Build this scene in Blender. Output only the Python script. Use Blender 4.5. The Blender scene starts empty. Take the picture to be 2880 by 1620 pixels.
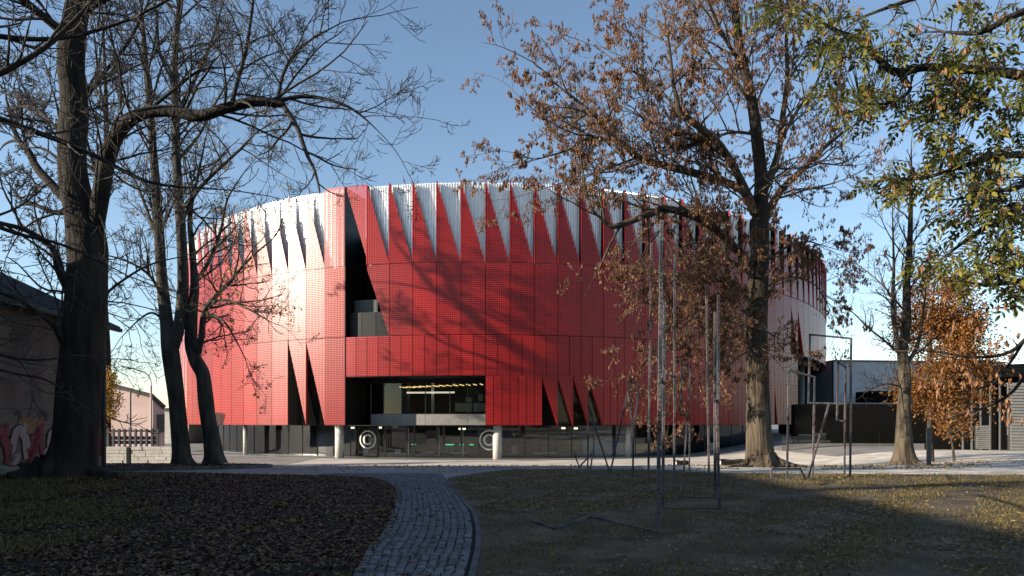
import bpy, bmesh, math, random
import numpy as np
from mathutils import Vector, Matrix

# ------------------------------------------------------------------ camera, sky, sun, exposure
S = bpy.context.scene
COL = S.collection
F = 1920.0            # focal length in pixels of the 2880 px wide picture (24 mm lens)
EYE = 1.6
HOR = 1185.0          # pixel row of the horizon
cam_d = bpy.data.cameras.new('camera'); cam = bpy.data.objects.new('camera', cam_d); COL.objects.link(cam)
cam.location = (0, 0, EYE); cam.rotation_euler = (math.radians(90), 0, 0)
cam_d.sensor_width = 36; cam_d.lens = 24; cam_d.shift_y = 375 / 2880
cam_d.clip_start = 0.1; cam_d.clip_end = 5000
S.camera = cam
SUN_AZ, SUN_EL = math.radians(72), math.radians(16.5)   # azimuth measured to the left from straight behind the camera
TO_SUN = Vector((-math.sin(SUN_AZ) * math.cos(SUN_EL), -math.cos(SUN_AZ) * math.cos(SUN_EL), math.sin(SUN_EL)))
W_ = bpy.data.worlds.new('World'); S.world = W_; W_.use_nodes = True
nt = W_.node_tree; nt.nodes.clear()
sky = nt.nodes.new('ShaderNodeTexSky'); sky.sky_type = 'NISHITA'; sky.sun_disc = False
sky.sun_elevation = SUN_EL; sky.sun_rotation = math.atan2(TO_SUN.x, TO_SUN.y) % (2 * math.pi)
sky.altitude = 500; sky.air_density = 1.0; sky.dust_density = 0.25; sky.ozone_density = 1.3
bg = nt.nodes.new('ShaderNodeBackground'); bg.inputs['Strength'].default_value = 0.10
wo = nt.nodes.new('ShaderNodeOutputWorld')
nt.links.new(sky.outputs[0], bg.inputs['Color']); nt.links.new(bg.outputs[0], wo.inputs['Surface'])
sun_d = bpy.data.lights.new('sun', 'SUN'); sun_d.energy = 5.0; sun_d.angle = math.radians(0.53); sun_d.color = (1.0, 0.88, 0.71)
sun = bpy.data.objects.new('sun', sun_d); COL.objects.link(sun)
sun.rotation_euler = (-TO_SUN).to_track_quat('-Z', 'Y').to_euler(); sun.location = TO_SUN * 200
S.view_settings.view_transform = 'Standard'; S.view_settings.look = 'None'
S.view_settings.gamma = 1; S.view_settings.exposure = 1.15; S.view_settings.use_curve_mapping = False
S.cycles.transparent_max_bounces = 12; S.cycles.max_bounces = 6

# ------------------------------------------------------------------ helpers
def smooth(t): t = max(0.0, min(1.0, t)); return t * t * (3 - 2 * t)
def ground_z(x, y):
    z = -1.5 * smooth((y - 21) / 28.0) * (1 - 0.75 * smooth((x - 14) / 14.0))
    z += 0.27 * math.exp(-((x + 10.5) ** 2 + (y - 16) ** 2) / 12.0)
    return z
def PX(x, y, d): return Vector(((x - 1440) / F * d, d, EYE + (HOR - y) / F * d))
def dist_of(y): return F * EYE / (y - HOR)
def GP(x, y):                       # a point on the near, level ground
    d = dist_of(y); return Vector(((x - 1440) / F * d, d, 0))

def tag(o, label, cat, group=None, kind=None):
    if label: o['label'] = label
    if cat: o['category'] = cat
    if group: o['group'] = group
    if kind: o['kind'] = kind
    return o
def thing(name, loc, label, cat, group=None):
    o = bpy.data.objects.new(name, None); COL.objects.link(o); o.location = loc; o.empty_display_size = 0.3
    return tag(o, label, cat, group)
def wloc(o):
    v = Vector((0, 0, 0))
    while o is not None: v += Vector(o.location); o = o.parent
    return v
def link(name, me, mat, parent):
    o = bpy.data.objects.new(name, me); COL.objects.link(o)
    if mat is not None and not me.materials: me.materials.append(mat)
    if parent is not None: o.parent = parent
    return o
def mesh(name, verts, faces, mat, parent=None, smooth_=False, uvs=None):
    """verts in world space; a child is stored relative to its parent."""
    off = wloc(parent) if parent is not None else Vector((0, 0, 0))
    me = bpy.data.meshes.new(name)
    me.from_pydata([tuple(Vector(v) - off) for v in verts], [], faces)
    if uvs is not None:
        ul = me.uv_layers.new(name='UVMap')
        flat = [c for uv in uvs for c in uv]; ul.data.foreach_set('uv', flat)
    if smooth_: me.polygons.foreach_set('use_smooth', [True] * len(me.polygons))
    me.update()
    return link(name, me, mat, parent)
def np_mesh(name, verts, quads=None, tris=None, mat=None, parent=None, smooth_=False, uv=None):
    off = np.array(wloc(parent)) if parent is not None else np.zeros(3)
    me = bpy.data.meshes.new(name)
    v = np.asarray(verts, np.float32) - off.astype(np.float32)
    me.vertices.add(len(v)); me.vertices.foreach_set('co', v.ravel())
    loops = []; starts = []; n = 0
    for arr, k in ((quads, 4), (tris, 3)):
        if arr is None or len(arr) == 0: continue
        a = np.asarray(arr, np.int32).reshape(-1, k)
        loops.append(a.ravel()); starts.append(n + np.arange(len(a)) * k); n += a.size
    lo = np.concatenate(loops); st = np.concatenate(starts)
    me.loops.add(len(lo)); me.loops.foreach_set('vertex_index', lo.astype(np.int32))
    me.polygons.add(len(st)); me.polygons.foreach_set('loop_start', st.astype(np.int32))
    me.update(calc_edges=True)
    if smooth_: me.polygons.foreach_set('use_smooth', np.ones(len(st), bool))
    if uv is not None:
        ul = me.uv_layers.new(name='UVMap'); ul.data.foreach_set('uv', np.asarray(uv, np.float32)[lo].ravel())
    return link(name, me, mat, parent)

BOXF = [(0, 3, 2, 1), (4, 5, 6, 7), (0, 1, 5, 4), (1, 2, 6, 5), (2, 3, 7, 6), (3, 0, 4, 7)]
def boxv(o, ex, ey, ez):            # corner + three edge vectors
    o, ex, ey, ez = map(Vector, (o, ex, ey, ez))
    return [o, o + ex, o + ex + ey, o + ey, o + ez, o + ex + ez, o + ex + ey + ez, o + ey + ez]
class MB:
    def __init__(s): s.v = []; s.f = []
    def add(s, verts, faces):
        n = len(s.v); s.v += [Vector(x) for x in verts]; s.f += [tuple(i + n for i in f) for f in faces]; return s
    def box(s, o, ex, ey, ez): return s.add(boxv(o, ex, ey, ez), BOXF)
    def bar(s, a, b, w, h=None):
        a, b = Vector(a), Vector(b); d = (b - a).normalized(); h = h or w
        r = Vector((0, 1, 0)) if abs(d.y) < 0.9 else Vector((1, 0, 0))
        u = d.cross(r).normalized(); t = d.cross(u).normalized()
        return s.box(a - u * w / 2 - t * h / 2, u * w, t * h, b - a)
    def cyl(s, a, b, r0, r1=None, n=12, cap=True):
        a, b = Vector(a), Vector(b); r1 = r0 if r1 is None else r1
        d = (b - a).normalized(); r = Vector((0, 1, 0)) if abs(d.y) < 0.9 else Vector((1, 0, 0))
        u = d.cross(r).normalized(); t = d.cross(u)
        vs = [a + (u * math.cos(q) + t * math.sin(q)) * r0 for q in [2 * math.pi * i / n for i in range(n)]]
        vs += [b + (u * math.cos(q) + t * math.sin(q)) * r1 for q in [2 * math.pi * i / n for i in range(n)]]
        fs = [(i, (i + 1) % n, n + (i + 1) % n, n + i) for i in range(n)]
        if cap: fs += [tuple(range(n))[::-1], tuple(range(n, 2 * n))]
        return s.add(vs, fs)
    def build(s, name, mat, parent=None, smooth_=False): return mesh(name, s.v, s.f, mat, parent, smooth_)

# ------------------------------------------------------------------ materials
def new_mat(name):
    m = bpy.data.materials.new(name); m.use_nodes = True
    n = m.node_tree.nodes; return m, n, m.node_tree.links, n['Principled BSDF']
def math_node(n, l, op, a, b=None):
    x = n.new('ShaderNodeMath'); x.operation = op
    for i, v in enumerate((a, b)):
        if v is None: continue
        if isinstance(v, (int, float)): x.inputs[i].default_value = v
        else: l.new(v, x.inputs[i])
    return x.outputs[0]
def mat_noise(name, c1, c2, scale=8, rough=0.8, bump=0.0, bscale=None, metallic=0.0, detail=6, spec=0.25, rnd=0.0, c3=None, stretch=None, coords='Object', ramp=(0.35, 0.65), bdist=0.02):
    m, n, l, p = new_mat(name)
    tc = n.new('ShaderNodeTexCoord'); src = tc.outputs[coords]
    if stretch:
        mp = n.new('ShaderNodeMapping'); mp.inputs['Scale'].default_value = stretch; l.new(src, mp.inputs['Vector']); src = mp.outputs[0]
    no = n.new('ShaderNodeTexNoise'); no.inputs['Scale'].default_value = scale; no.inputs['Detail'].default_value = detail
    l.new(src, no.inputs['Vector'])
    cr = n.new('ShaderNodeValToRGB'); e = cr.color_ramp.elements
    e[0].position, e[1].position = ramp; e[0].color = (*c1, 1); e[1].color = (*c2, 1)
    if c3: x = e.new(min(0.98, ramp[1] + 0.12)); x.color = (*c3, 1)
    l.new(no.outputs['Fac'], cr.inputs[0]); out = cr.outputs[0]
    if rnd:
        oi = n.new('ShaderNodeObjectInfo'); hs = n.new('ShaderNodeHueSaturation')
        v = math_node(n, l, 'MULTIPLY_ADD', oi.outputs['Random'], 2 * rnd); v.node.inputs[2].default_value = 1 - rnd
        l.new(v, hs.inputs['Value']); l.new(out, hs.inputs['Color']); out = hs.outputs[0]
    l.new(out, p.inputs['Base Color'])
    p.inputs['Roughness'].default_value = rough; p.inputs['Metallic'].default_value = metallic
    p.inputs['Specular IOR Level'].default_value = spec
    if bump:
        nb = n.new('ShaderNodeTexNoise'); nb.inputs['Scale'].default_value = bscale or scale * 3; nb.inputs['Detail'].default_value = 8
        l.new(src, nb.inputs['Vector']); b = n.new('ShaderNodeBump'); b.inputs['Strength'].default_value = bump; b.inputs['Distance'].default_value = bdist
        l.new(nb.outputs['Fac'], b.inputs['Height']); l.new(b.outputs[0], p.inputs['Normal'])
    return m
def mat_plain(name, c, rough=0.6, metallic=0.0, spec=0.5): return mat_noise(name, tuple(x * 0.9 for x in c), tuple(min(1, x * 1.1) for x in c), 3, rough, 0.0, None, metallic, 4, spec)
def mat_emit(name, c, s):
    m, n, l, p = new_mat(name); p.inputs['Base Color'].default_value = (*c, 1)
    p.inputs['Emission Color'].default_value = (*c, 1); p.inputs['Emission Strength'].default_value = s; return m
def mat_glass(name, tint, rough=0.02, boost=1.0, warm=0):
    m, n, l, p = new_mat(name); n.remove(p)
    t = n.new('ShaderNodeBsdfTransparent'); t.inputs[0].default_value = (*tint, 1)
    g = n.new('ShaderNodeBsdfGlossy'); g.inputs['Roughness'].default_value = rough; g.inputs[0].default_value = (0.9, 0.93, 0.95, 1)
    fr = n.new('ShaderNodeFresnel'); fr.inputs[0].default_value = 1.52
    k = math_node(n, l, 'MULTIPLY', fr.outputs[0], 1.7 * boost); k = math_node(n, l, 'MINIMUM', k, 1.0)
    mx = n.new('ShaderNodeMixShader'); l.new(k, mx.inputs[0]); l.new(t.outputs[0], mx.inputs[1]); l.new(g.outputs[0], mx.inputs[2])
    l.new(mx.outputs[0], n['Material Output'].inputs['Surface']); return m
def mat_leaf(name, c1, c2, c3, trans=0.35):
    """thin leaf: hue varied from leaf to leaf by the island it belongs to"""
    m, n, l, p = new_mat(name)
    ge = n.new('ShaderNodeNewGeometry'); cr = n.new('ShaderNodeValToRGB'); e = cr.color_ramp.elements
    e[0].color = (*c1, 1); e[1].color = (*c3, 1); x = e.new(0.5); x.color = (*c2, 1)
    l.new(ge.outputs['Random Per Island'], cr.inputs[0]); l.new(cr.outputs[0], p.inputs['Base Color'])
    p.inputs['Roughness'].default_value = 0.55; p.inputs['Specular IOR Level'].default_value = 0.3
    tr = n.new('ShaderNodeBsdfTranslucent'); l.new(cr.outputs[0], tr.inputs[0])
    mx = n.new('ShaderNodeMixShader'); mx.inputs[0].default_value = trans
    l.new(p.outputs[0], mx.inputs[1]); l.new(tr.outputs[0], mx.inputs[2]); l.new(mx.outputs[0], n['Material Output'].inputs['Surface'])
    return m
def mat_perforated(name, c, rough, hole=0.25, spec=0.47):
    m, n, l, p = new_mat(name)
    uv = n.new('ShaderNodeUVMap'); uv.uv_map = 'UVMap'; sx = n.new('ShaderNodeSeparateXYZ'); l.new(uv.outputs[0], sx.inputs[0])
    ms = []
    for k in (0, 1):
        f = math_node(n, l, 'FRACT', sx.outputs[k]); f = math_node(n, l, 'SUBTRACT', f, 0.5); f = math_node(n, l, 'ABSOLUTE', f)
        ms.append(math_node(n, l, 'LESS_THAN', f, hole))
    mask = math_node(n, l, 'MULTIPLY', ms[0], ms[1])
    oi = n.new('ShaderNodeObjectInfo'); hs = n.new('ShaderNodeHueSaturation')
    v = math_node(n, l, 'MULTIPLY_ADD', oi.outputs['Random'], 0.26); v.node.inputs[2].default_value = 0.87
    l.new(v, hs.inputs['Value'])
    tc = n.new('ShaderNodeTexCoord'); no = n.new('ShaderNodeTexNoise'); no.inputs['Scale'].default_value = 0.35; no.inputs['Detail'].default_value = 5
    l.new(tc.outputs['Object'], no.inputs['Vector'])
    cr = n.new('ShaderNodeValToRGB'); e = cr.color_ramp.elements; e[0].position = 0.3; e[1].position = 0.7
    e[0].color = (*[x * 0.9 for x in c], 1); e[1].color = (*[x * 1.08 for x in c], 1)
    l.new(no.outputs['Fac'], cr.inputs[0]); l.new(cr.outputs[0], hs.inputs['Color'])
    l.new(hs.outputs[0], p.inputs['Base Color']); p.inputs['Roughness'].default_value = rough
    rr = math_node(n, l, 'MULTIPLY_ADD', no.outputs['Fac'], 0.08); rr.node.inputs[2].default_value = rough - 0.04; l.new(rr, p.inputs['Roughness'])
    p.inputs['Specular IOR Level'].default_value = spec
    t = n.new('ShaderNodeBsdfTransparent'); mx = n.new('ShaderNodeMixShader')
    l.new(mask, mx.inputs[0]); l.new(p.outputs[0], mx.inputs[1]); l.new(t.outputs[0], mx.inputs[2])
    l.new(mx.outputs[0], n['Material Output'].inputs['Surface']); return m

RED = (0.285, 0.0095, 0.0095)
M = {}
M['red'] = mat_perforated('red_perforated', RED, 0.36, 0.25)
M['red_solid'] = mat_noise('red_solid', (0.34, 0.013, 0.012), (0.40, 0.016, 0.014), 2, 0.38)
M['silver'] = mat_noise('silver', (0.74, 0.74, 0.74), (0.82, 0.82, 0.81), 1.5, 0.26, 0, None, 0.3, 4, 0.7)
M['black'] = mat_plain('black_paint', (0.004, 0.004, 0.0045), 0.5, 0.0, 0.25)
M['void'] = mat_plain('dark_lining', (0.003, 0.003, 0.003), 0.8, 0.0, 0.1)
M['dark_grey'] = mat_plain('dark_grey', (0.045, 0.047, 0.05), 0.4)
M['charcoal'] = mat_plain('charcoal', (0.018, 0.019, 0.021), 0.45, 0, .35)
M['mid_grey'] = mat_plain('mid_grey', (0.22, 0.21, 0.19), 0.45)
M['mullion'] = mat_plain('mullion', (0.05, 0.05, 0.05), 0.35, 0.6)
M['interior'] = mat_noise('interior', (0.008, 0.007, 0.006), (0.12, 0.095, 0.07), 0.22, 0.7, ramp=(0.45, 0.62))
M['interior_floor'] = mat_noise('interior_floor', (0.16, 0.15, 0.14), (0.22, 0.21, 0.2), 1, 0.35)
M['room_wall'] = mat_noise('room_wall', (0.10, 0.085, 0.07), (0.15, 0.13, 0.11), 0.8, 0.7)
M['white'] = mat_plain('white_board', (0.6, 0.61, 0.6), 0.5)
M['decal'] = mat_plain('pale_decal', (0.62, 0.63, 0.6), 0.5)
M['blue'] = mat_plain('blue_reflection', (0.03, 0.20, 0.40), 0.5)
M['glass'] = mat_glass('clear_glass', (0.8, 0.82, 0.8), boost=0.35)
M['glass_dark'] = mat_glass('smoked_glass', (0.84, 0.86, 0.83), boost=0.8)
M['concrete'] = mat_noise('concrete', (0.38, 0.36, 0.33), (0.5, 0.48, 0.44), 3, 0.8, 0.15)
M['lamp_warm'] = mat_emit('lamp_warm', (1.0, 0.72, 0.28), 0.7)
M['lamp_white'] = mat_emit('lamp_white', (1.0, 0.93, 0.75), 1.1)
M['lamp_green'] = mat_emit('lamp_green', (0.05, 0.8, 0.35), 0.8)
M['paving'] = mat_noise('paving', (0.17, 0.16, 0.155), (0.26, 0.245, 0.23), 0.35, 0.85, 0.25, 30, c3=(0.21, 0.20, 0.195))
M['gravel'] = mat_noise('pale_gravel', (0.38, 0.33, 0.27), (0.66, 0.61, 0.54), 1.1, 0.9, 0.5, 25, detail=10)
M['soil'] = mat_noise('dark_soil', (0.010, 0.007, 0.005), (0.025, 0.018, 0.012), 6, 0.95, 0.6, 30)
M['lawn'] = mat_noise('thin_lawn', (0.055, 0.040, 0.023), (0.13, 0.098, 0.063), 1.4, 0.95, 0.6, 40, c3=(0.17, 0.138, 0.10), detail=10)
M['cobble'] = mat_noise('cobble', (0.10, 0.102, 0.106), (0.165, 0.167, 0.168), 5, 0.7, 0.4, 40, rnd=0.35)
M['cobble_far'] = mat_noise('cobble_far', (0.095, 0.098, 0.102), (0.165, 0.168, 0.17), 9, 0.75, 0.4, 40)
M['joint'] = mat_noise('joint_sand', (0.02, 0.019, 0.018), (0.035, 0.032, 0.03), 20, 0.95)
M['kerb'] = mat_noise('kerb_stone', (0.07, 0.07, 0.072), (0.12, 0.12, 0.12), 3, 0.85, 0.3)
M['bark_dark'] = mat_noise('bark_dark', (0.010, 0.008, 0.006), (0.033, 0.026, 0.02), 5, 0.9, 0.9, 16, stretch=(1, 1, 0.22), bdist=0.05)
M['bark_grey'] = mat_noise('bark_grey', (0.022, 0.019, 0.016), (0.07, 0.06, 0.048), 4, 0.9, 0.8, 14, stretch=(1, 1, 0.3), bdist=0.05)
M['bark_light'] = mat_noise('bark_light', (0.03, 0.023, 0.016), (0.085, 0.066, 0.046), 4, 0.9, 0.9, 12, stretch=(1, 1, 0.3), bdist=0.05)
def mat_bark_with_shade():  # upper trunk darkened for both darker bark and painted-in branch shade
    m = mat_noise('bark_dark_shaded_top', (0.03, 0.023, 0.016), (0.095, 0.075, 0.052), 5, 0.95, 1.0, 10, stretch=(1, 1, 0.16), bdist=0.09, ramp=(0.38, 0.58))
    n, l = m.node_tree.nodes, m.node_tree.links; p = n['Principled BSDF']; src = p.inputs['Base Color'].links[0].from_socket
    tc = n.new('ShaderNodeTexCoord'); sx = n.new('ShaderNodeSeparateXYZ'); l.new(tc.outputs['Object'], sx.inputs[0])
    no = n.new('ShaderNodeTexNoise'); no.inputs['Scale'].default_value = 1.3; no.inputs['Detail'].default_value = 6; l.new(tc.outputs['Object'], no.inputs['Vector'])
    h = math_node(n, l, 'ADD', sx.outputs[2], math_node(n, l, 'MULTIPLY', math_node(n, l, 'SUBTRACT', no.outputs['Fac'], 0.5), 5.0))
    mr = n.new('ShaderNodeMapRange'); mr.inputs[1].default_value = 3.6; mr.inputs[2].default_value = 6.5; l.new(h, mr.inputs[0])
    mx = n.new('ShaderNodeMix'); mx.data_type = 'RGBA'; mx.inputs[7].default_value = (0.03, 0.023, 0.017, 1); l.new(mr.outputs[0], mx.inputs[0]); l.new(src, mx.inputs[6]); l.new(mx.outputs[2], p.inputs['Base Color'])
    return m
M['bark_with_shade'] = mat_bark_with_shade()
M['twig'] = mat_plain('twig', (0.035, 0.028, 0.022), 0.9)
M['twig_light'] = mat_plain('twig_light', (0.07, 0.053, 0.036), 0.9)
M['seed'] = mat_leaf('dry_seed', (0.09, 0.036, 0.018), (0.22, 0.10, 0.048), (0.38, 0.21, 0.10), 0.3)
M['green_leaf'] = mat_leaf('green_leaf', (0.034, 0.048, 0.013), (0.08, 0.088, 0.02), (0.22, 0.19, 0.03), 0.4)
M['orange_leaf'] = mat_leaf('orange_leaf', (0.12, 0.045, 0.014), (0.25, 0.10, 0.025), (0.36, 0.19, 0.05), 0.35)
M['yellow_leaf'] = mat_leaf('yellow_leaf', (0.30, 0.17, 0.03), (0.42, 0.25, 0.04), (0.5, 0.34, 0.08), 0.35)
M['litter'] = mat_leaf('leaf_litter', (0.028, 0.012, 0.004), (0.075, 0.034, 0.012), (0.22, 0.13, 0.065), 0.1)
M['litter_pale'] = mat_leaf('pale_litter', (0.07, 0.05, 0.018), (0.18, 0.13, 0.045), (0.32, 0.225, 0.09), 0.1)
M['grass'] = mat_leaf('grass_blade', (0.06, 0.052, 0.018), (0.14, 0.11, 0.040), (0.24, 0.175, 0.07), 0.3)
M['plaster'] = mat_noise('old_plaster', (0.075, 0.05, 0.04), (0.15, 0.105, 0.085), 0.9, 0.9, 0.4, 14, detail=10, c3=(0.12, 0.09, 0.075), stretch=(1, 1, .45))
M['plinth'] = mat_noise('plinth', (0.11, 0.10, 0.09), (0.17, 0.155, 0.14), 2, 0.9, 0.3)
M['roof'] = mat_noise('roof_sheet', (0.035, 0.034, 0.036), (0.065, 0.062, 0.062), 1.5, 0.55)
M['paint_red'] = mat_plain('spray_red', (0.15, 0.012, 0.018), 0.7)
M['paint_pink'] = mat_plain('spray_pink', (0.24, 0.155, 0.15), 0.7)
M['paint_dark'] = mat_plain('spray_dark', (0.03, 0.012, 0.015), 0.7)
M['paint_orange'] = mat_plain('spray_orange', (0.18, 0.08, 0.03), 0.7)
M['pink_wall'] = mat_noise('pink_render', (0.50, 0.36, 0.32), (0.60, 0.45, 0.40), 0.4, 0.9)
M['annex'] = mat_noise('annex_panel', (0.42, 0.43, 0.45), (0.48, 0.49, 0.51), 0.3, 0.6)
M['maroon'] = mat_plain('maroon_dark', (0.05, 0.012, 0.016), 0.6)
M['louver'] = mat_plain('louver', (0.26, 0.24, 0.21), 0.5, 0.3)
M['metal'] = mat_plain('galvanised', (0.30, 0.30, 0.30), 0.4, 0.7)
def mat_sculpture():
    m, n, l, p = new_mat('flecked_paint')
    tc = n.new('ShaderNodeTexCoord'); no = n.new('ShaderNodeTexNoise'); no.inputs['Scale'].default_value = 26; no.inputs['Detail'].default_value = 9; no.inputs['Roughness'].default_value = 0.75
    l.new(tc.outputs['Object'], no.inputs['Vector'])
    n2 = n.new('ShaderNodeTexNoise'); n2.inputs['Scale'].default_value = 0.9; n2.inputs['Detail'].default_value = 2; l.new(tc.outputs['Object'], n2.inputs['Vector'])
    v = math_node(n, l, 'ADD', no.outputs['Fac'], math_node(n, l, 'MULTIPLY', math_node(n, l, 'SUBTRACT', n2.outputs['Fac'], 0.5), 0.9))
    cr = n.new('ShaderNodeValToRGB'); cr.color_ramp.interpolation = 'LINEAR'; e = cr.color_ramp.elements
    cols = [(0.25, (0.008, 0.008, 0.010)), (0.37, (0.022, 0.017, 0.019)), (0.43, (0.14, 0.09, 0.088)), (0.47, (0.20, 0.195, 0.195)), (0.50, (0.04, 0.036, 0.04)), (0.58, (0.02, 0.045, 0.06)), (0.64, (0.014, 0.014, 0.016)), (0.74, (0.10, 0.06, 0.06))]
    e[0].position, e[0].color = cols[0][0], (*cols[0][1], 1); e[1].position, e[1].color = cols[-1][0], (*cols[-1][1], 1)
    for q, c in cols[1:-1]: x = e.new(q); x.color = (*c, 1)
    l.new(v, cr.inputs[0]); l.new(cr.outputs[0], p.inputs['Base Color']); p.inputs['Roughness'].default_value = 0.55; p.inputs['Specular IOR Level'].default_value = 0.25
    return m
M['fleck'] = mat_sculpture()

# ------------------------------------------------------------------ ground
def lines(a, b, step, outer): return [-o for o in outer[::-1]] + list(np.arange(a, b + 1e-6, step)) + list(outer)
gx = np.array(lines(-60, 60, 1.0, [80, 120, 200, 400, 900, 2000])); gy = np.array([-2000, -900, -300, -120, -60] + list(np.arange(-20, 81, 1.0)) + [100, 140, 200, 400, 900, 2500])
gv = np.array([(x, y, ground_z(x, y)) for y in gy for x in gx]); nx = len(gx)
gq = np.array([(j * nx + i, j * nx + i + 1, (j + 1) * nx + i + 1, (j + 1) * nx + i) for j in range(len(gy) - 1) for i in range(nx - 1)])
tag(np_mesh('ground', gv, gq, None, M['paving'], None, True), 'grey paved forecourt in front of the red building', None, kind='structure')

def sheet(name, ys, xl, xr, n, dz, mat, label, parent=None):
    vs = []
    for y in ys:
        a, b = xl(y), xr(y)
        for i in range(n + 1):
            x = a + (b - a) * i / n; vs.append((x, y, ground_z(x, y) + dz))
    q = [(j * (n + 1) + i, j * (n + 1) + i + 1, (j + 1) * (n + 1) + i + 1, (j + 1) * (n + 1) + i) for j in range(len(ys) - 1) for i in range(n)]
    o = np_mesh(name, vs, q, None, mat, parent, True)
    if label: tag(o, label, None, kind='structure')
    return o
_L = sorted([(dist_of(y), GP(x, y).x) for x, y in [(1102, 1370), (1114, 1393), (1105, 1433), (1086, 1482), (1063, 1517), (1030, 1551), (993, 1620), (920, 1760), (820, 2000)]])
_R = sorted([(dist_of(y), GP(x, y).x) for x, y in [(1238, 1335), (1263, 1370), (1296, 1412), (1321, 1449), (1329, 1493), (1326, 1542), (1314, 1591), (1305, 1620), (1260, 1760), (1190, 2000)]])
_Lx = _L + [(18.4, -3.64), (19.2, -4.4), (19.7, -5.6)]
def xleft(y): return float(np.interp(y, [a for a, _ in _Lx], [b for _, b in _Lx]))
def xright(y): return float(np.interp(y, [a for a, _ in _R], [b for _, b in _R]))
def xbed(y): return float(np.interp(y, [a for a, _ in _Lx], [b for _, b in _Lx]))
bed_y = list(np.arange(-6, 19.7, 0.4)) + [19.7]
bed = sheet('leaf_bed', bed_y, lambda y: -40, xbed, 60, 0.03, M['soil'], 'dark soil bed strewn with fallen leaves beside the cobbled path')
lawn_top = 22.5
lawn = sheet('lawn', list(np.arange(-6, lawn_top + .01, 0.5)), lambda y: xright(y) + 0.1 + max(0, (y - 19)) * 0.6, lambda y: float(np.interp(y, [18.2, 20.6, 22.5], [46, 6.2, 4.6])), 60, 0.03, M['lawn'], 'thin trodden lawn with pale patches around the steel sculptures')
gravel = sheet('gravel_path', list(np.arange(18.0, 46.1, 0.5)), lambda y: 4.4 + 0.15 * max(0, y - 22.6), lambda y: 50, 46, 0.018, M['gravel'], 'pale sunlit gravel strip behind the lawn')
M['forecourt'] = mat_noise('paving_sunlight_tint', (0.40, 0.355, 0.30), (0.55, 0.49, 0.415), 0.5, 0.85, 0.2, 25)  # sunlight on the paving painted in as a paler, warmer colour
sheet('forecourt', list(np.arange(29.5, 58.1, 0.5)), lambda y: -16.0, lambda y: 22, 36, 0.012, M['forecourt'], 'paving strip along the glass front, coloured paler to look sunlit')
path_y = list(np.arange(2.5, 20.6, 0.3))
path = sheet('cobbled_path', path_y, lambda y: xleft(y) - 0.03, lambda y: xright(y) + 0.05, 4, 0.012, M['joint'], 'curving footpath of small grey cobblestones')

rng = random.Random(7)
def cobble_mesh(i):
    r = random.Random(50 + i); me = bpy.data.meshes.new('cobble')
    vs = []
    for (sx, sz, dx) in ((0.5, 0.0, 0), (0.5, 0.035, 0), (0.40, 0.052, 0)):
        for qx, qy in ((-1, -1), (1, -1), (1, 1), (-1, 1)):
            vs.append((qx * sx + r.uniform(-.04, .04), qy * sx + r.uniform(-.04, .04), sz + (r.uniform(-.006, .006) if sz else 0)))
    fs = [(8, 9, 10, 11)] + [(a + 4 * k, (a + 1) % 4 + 4 * k, (a + 1) % 4 + 4 * k + 4, a + 4 * k + 4) for k in (0, 1) for a in range(4)]
    me.from_pydata(vs, [], fs); me.materials.append(M['cobble']); me.update(); return me, vs, fs
cobs = [cobble_mesh(i) for i in range(6)]
near_n = 0; fv = []; fq = []
y = 6.2; row = 0
while y < 20.4:
    a, b = xleft(y) + 0.01, xright(y); n = round((b - a) / .108); w = (b - a) / n; row += 1
    dep = 0.10
    for i in range(n):
        x = a + w * (i + 0.5) + rng.uniform(-.008, .008); yy = y + rng.uniform(-.012, .012) + 0.02 * math.sin(i * 0.9 + row)
        sc = (w * 0.90 * rng.uniform(0.94, 1.04), dep * 0.90 * rng.uniform(0.92, 1.04)); ang = rng.uniform(-.07, .07); zz = ground_z(x, yy) + rng.uniform(-0.008, 0.006)
        me, vs, fs = cobs[rng.randrange(6)]
        if near_n < 300 and y > 6.75:
            o = link('cobble', me, None, path); o.location = (x, yy, zz); o.scale = (sc[0], sc[1], 1); o.rotation_euler = (rng.uniform(-.03, .03), rng.uniform(-.03, .03), ang); near_n += 1
        else:
            ca, sa = math.cos(ang), math.sin(ang); k = len(fv)
            for v in vs: vx, vy = v[0] * sc[0], v[1] * sc[1]; fv.append((x + vx * ca - vy * sa, yy + vx * sa + vy * ca, zz + v[2]))
            fq += [tuple(j + k for j in f) for f in fs]
    y += dep
o = np_mesh('cobbles', fv, fq, None, M['cobble_far'], path); o['kind'] = 'stuff'
# smooth kerb strip along the path's outer bend
kb = MB()
ks = list(np.arange(3.0, 13.2, 0.6))
for q0, q1 in zip(ks[:-1], ks[1:]):
    x0, x1 = xright(q0) + 0.05, xright(q1) + 0.05
    k = MB().add([(x0, q0 + .01, 0), (x0 + .07, q0 + .01, 0), (x1 + .07, q1, 0), (x1, q1, 0), (x0, q0 + .01, .035), (x0 + .07, q0 + .01, .04), (x1 + .07, q1, .04), (x1, q1, .035)], BOXF)
    k.build('kerb_stone', M['kerb'], path)
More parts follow.
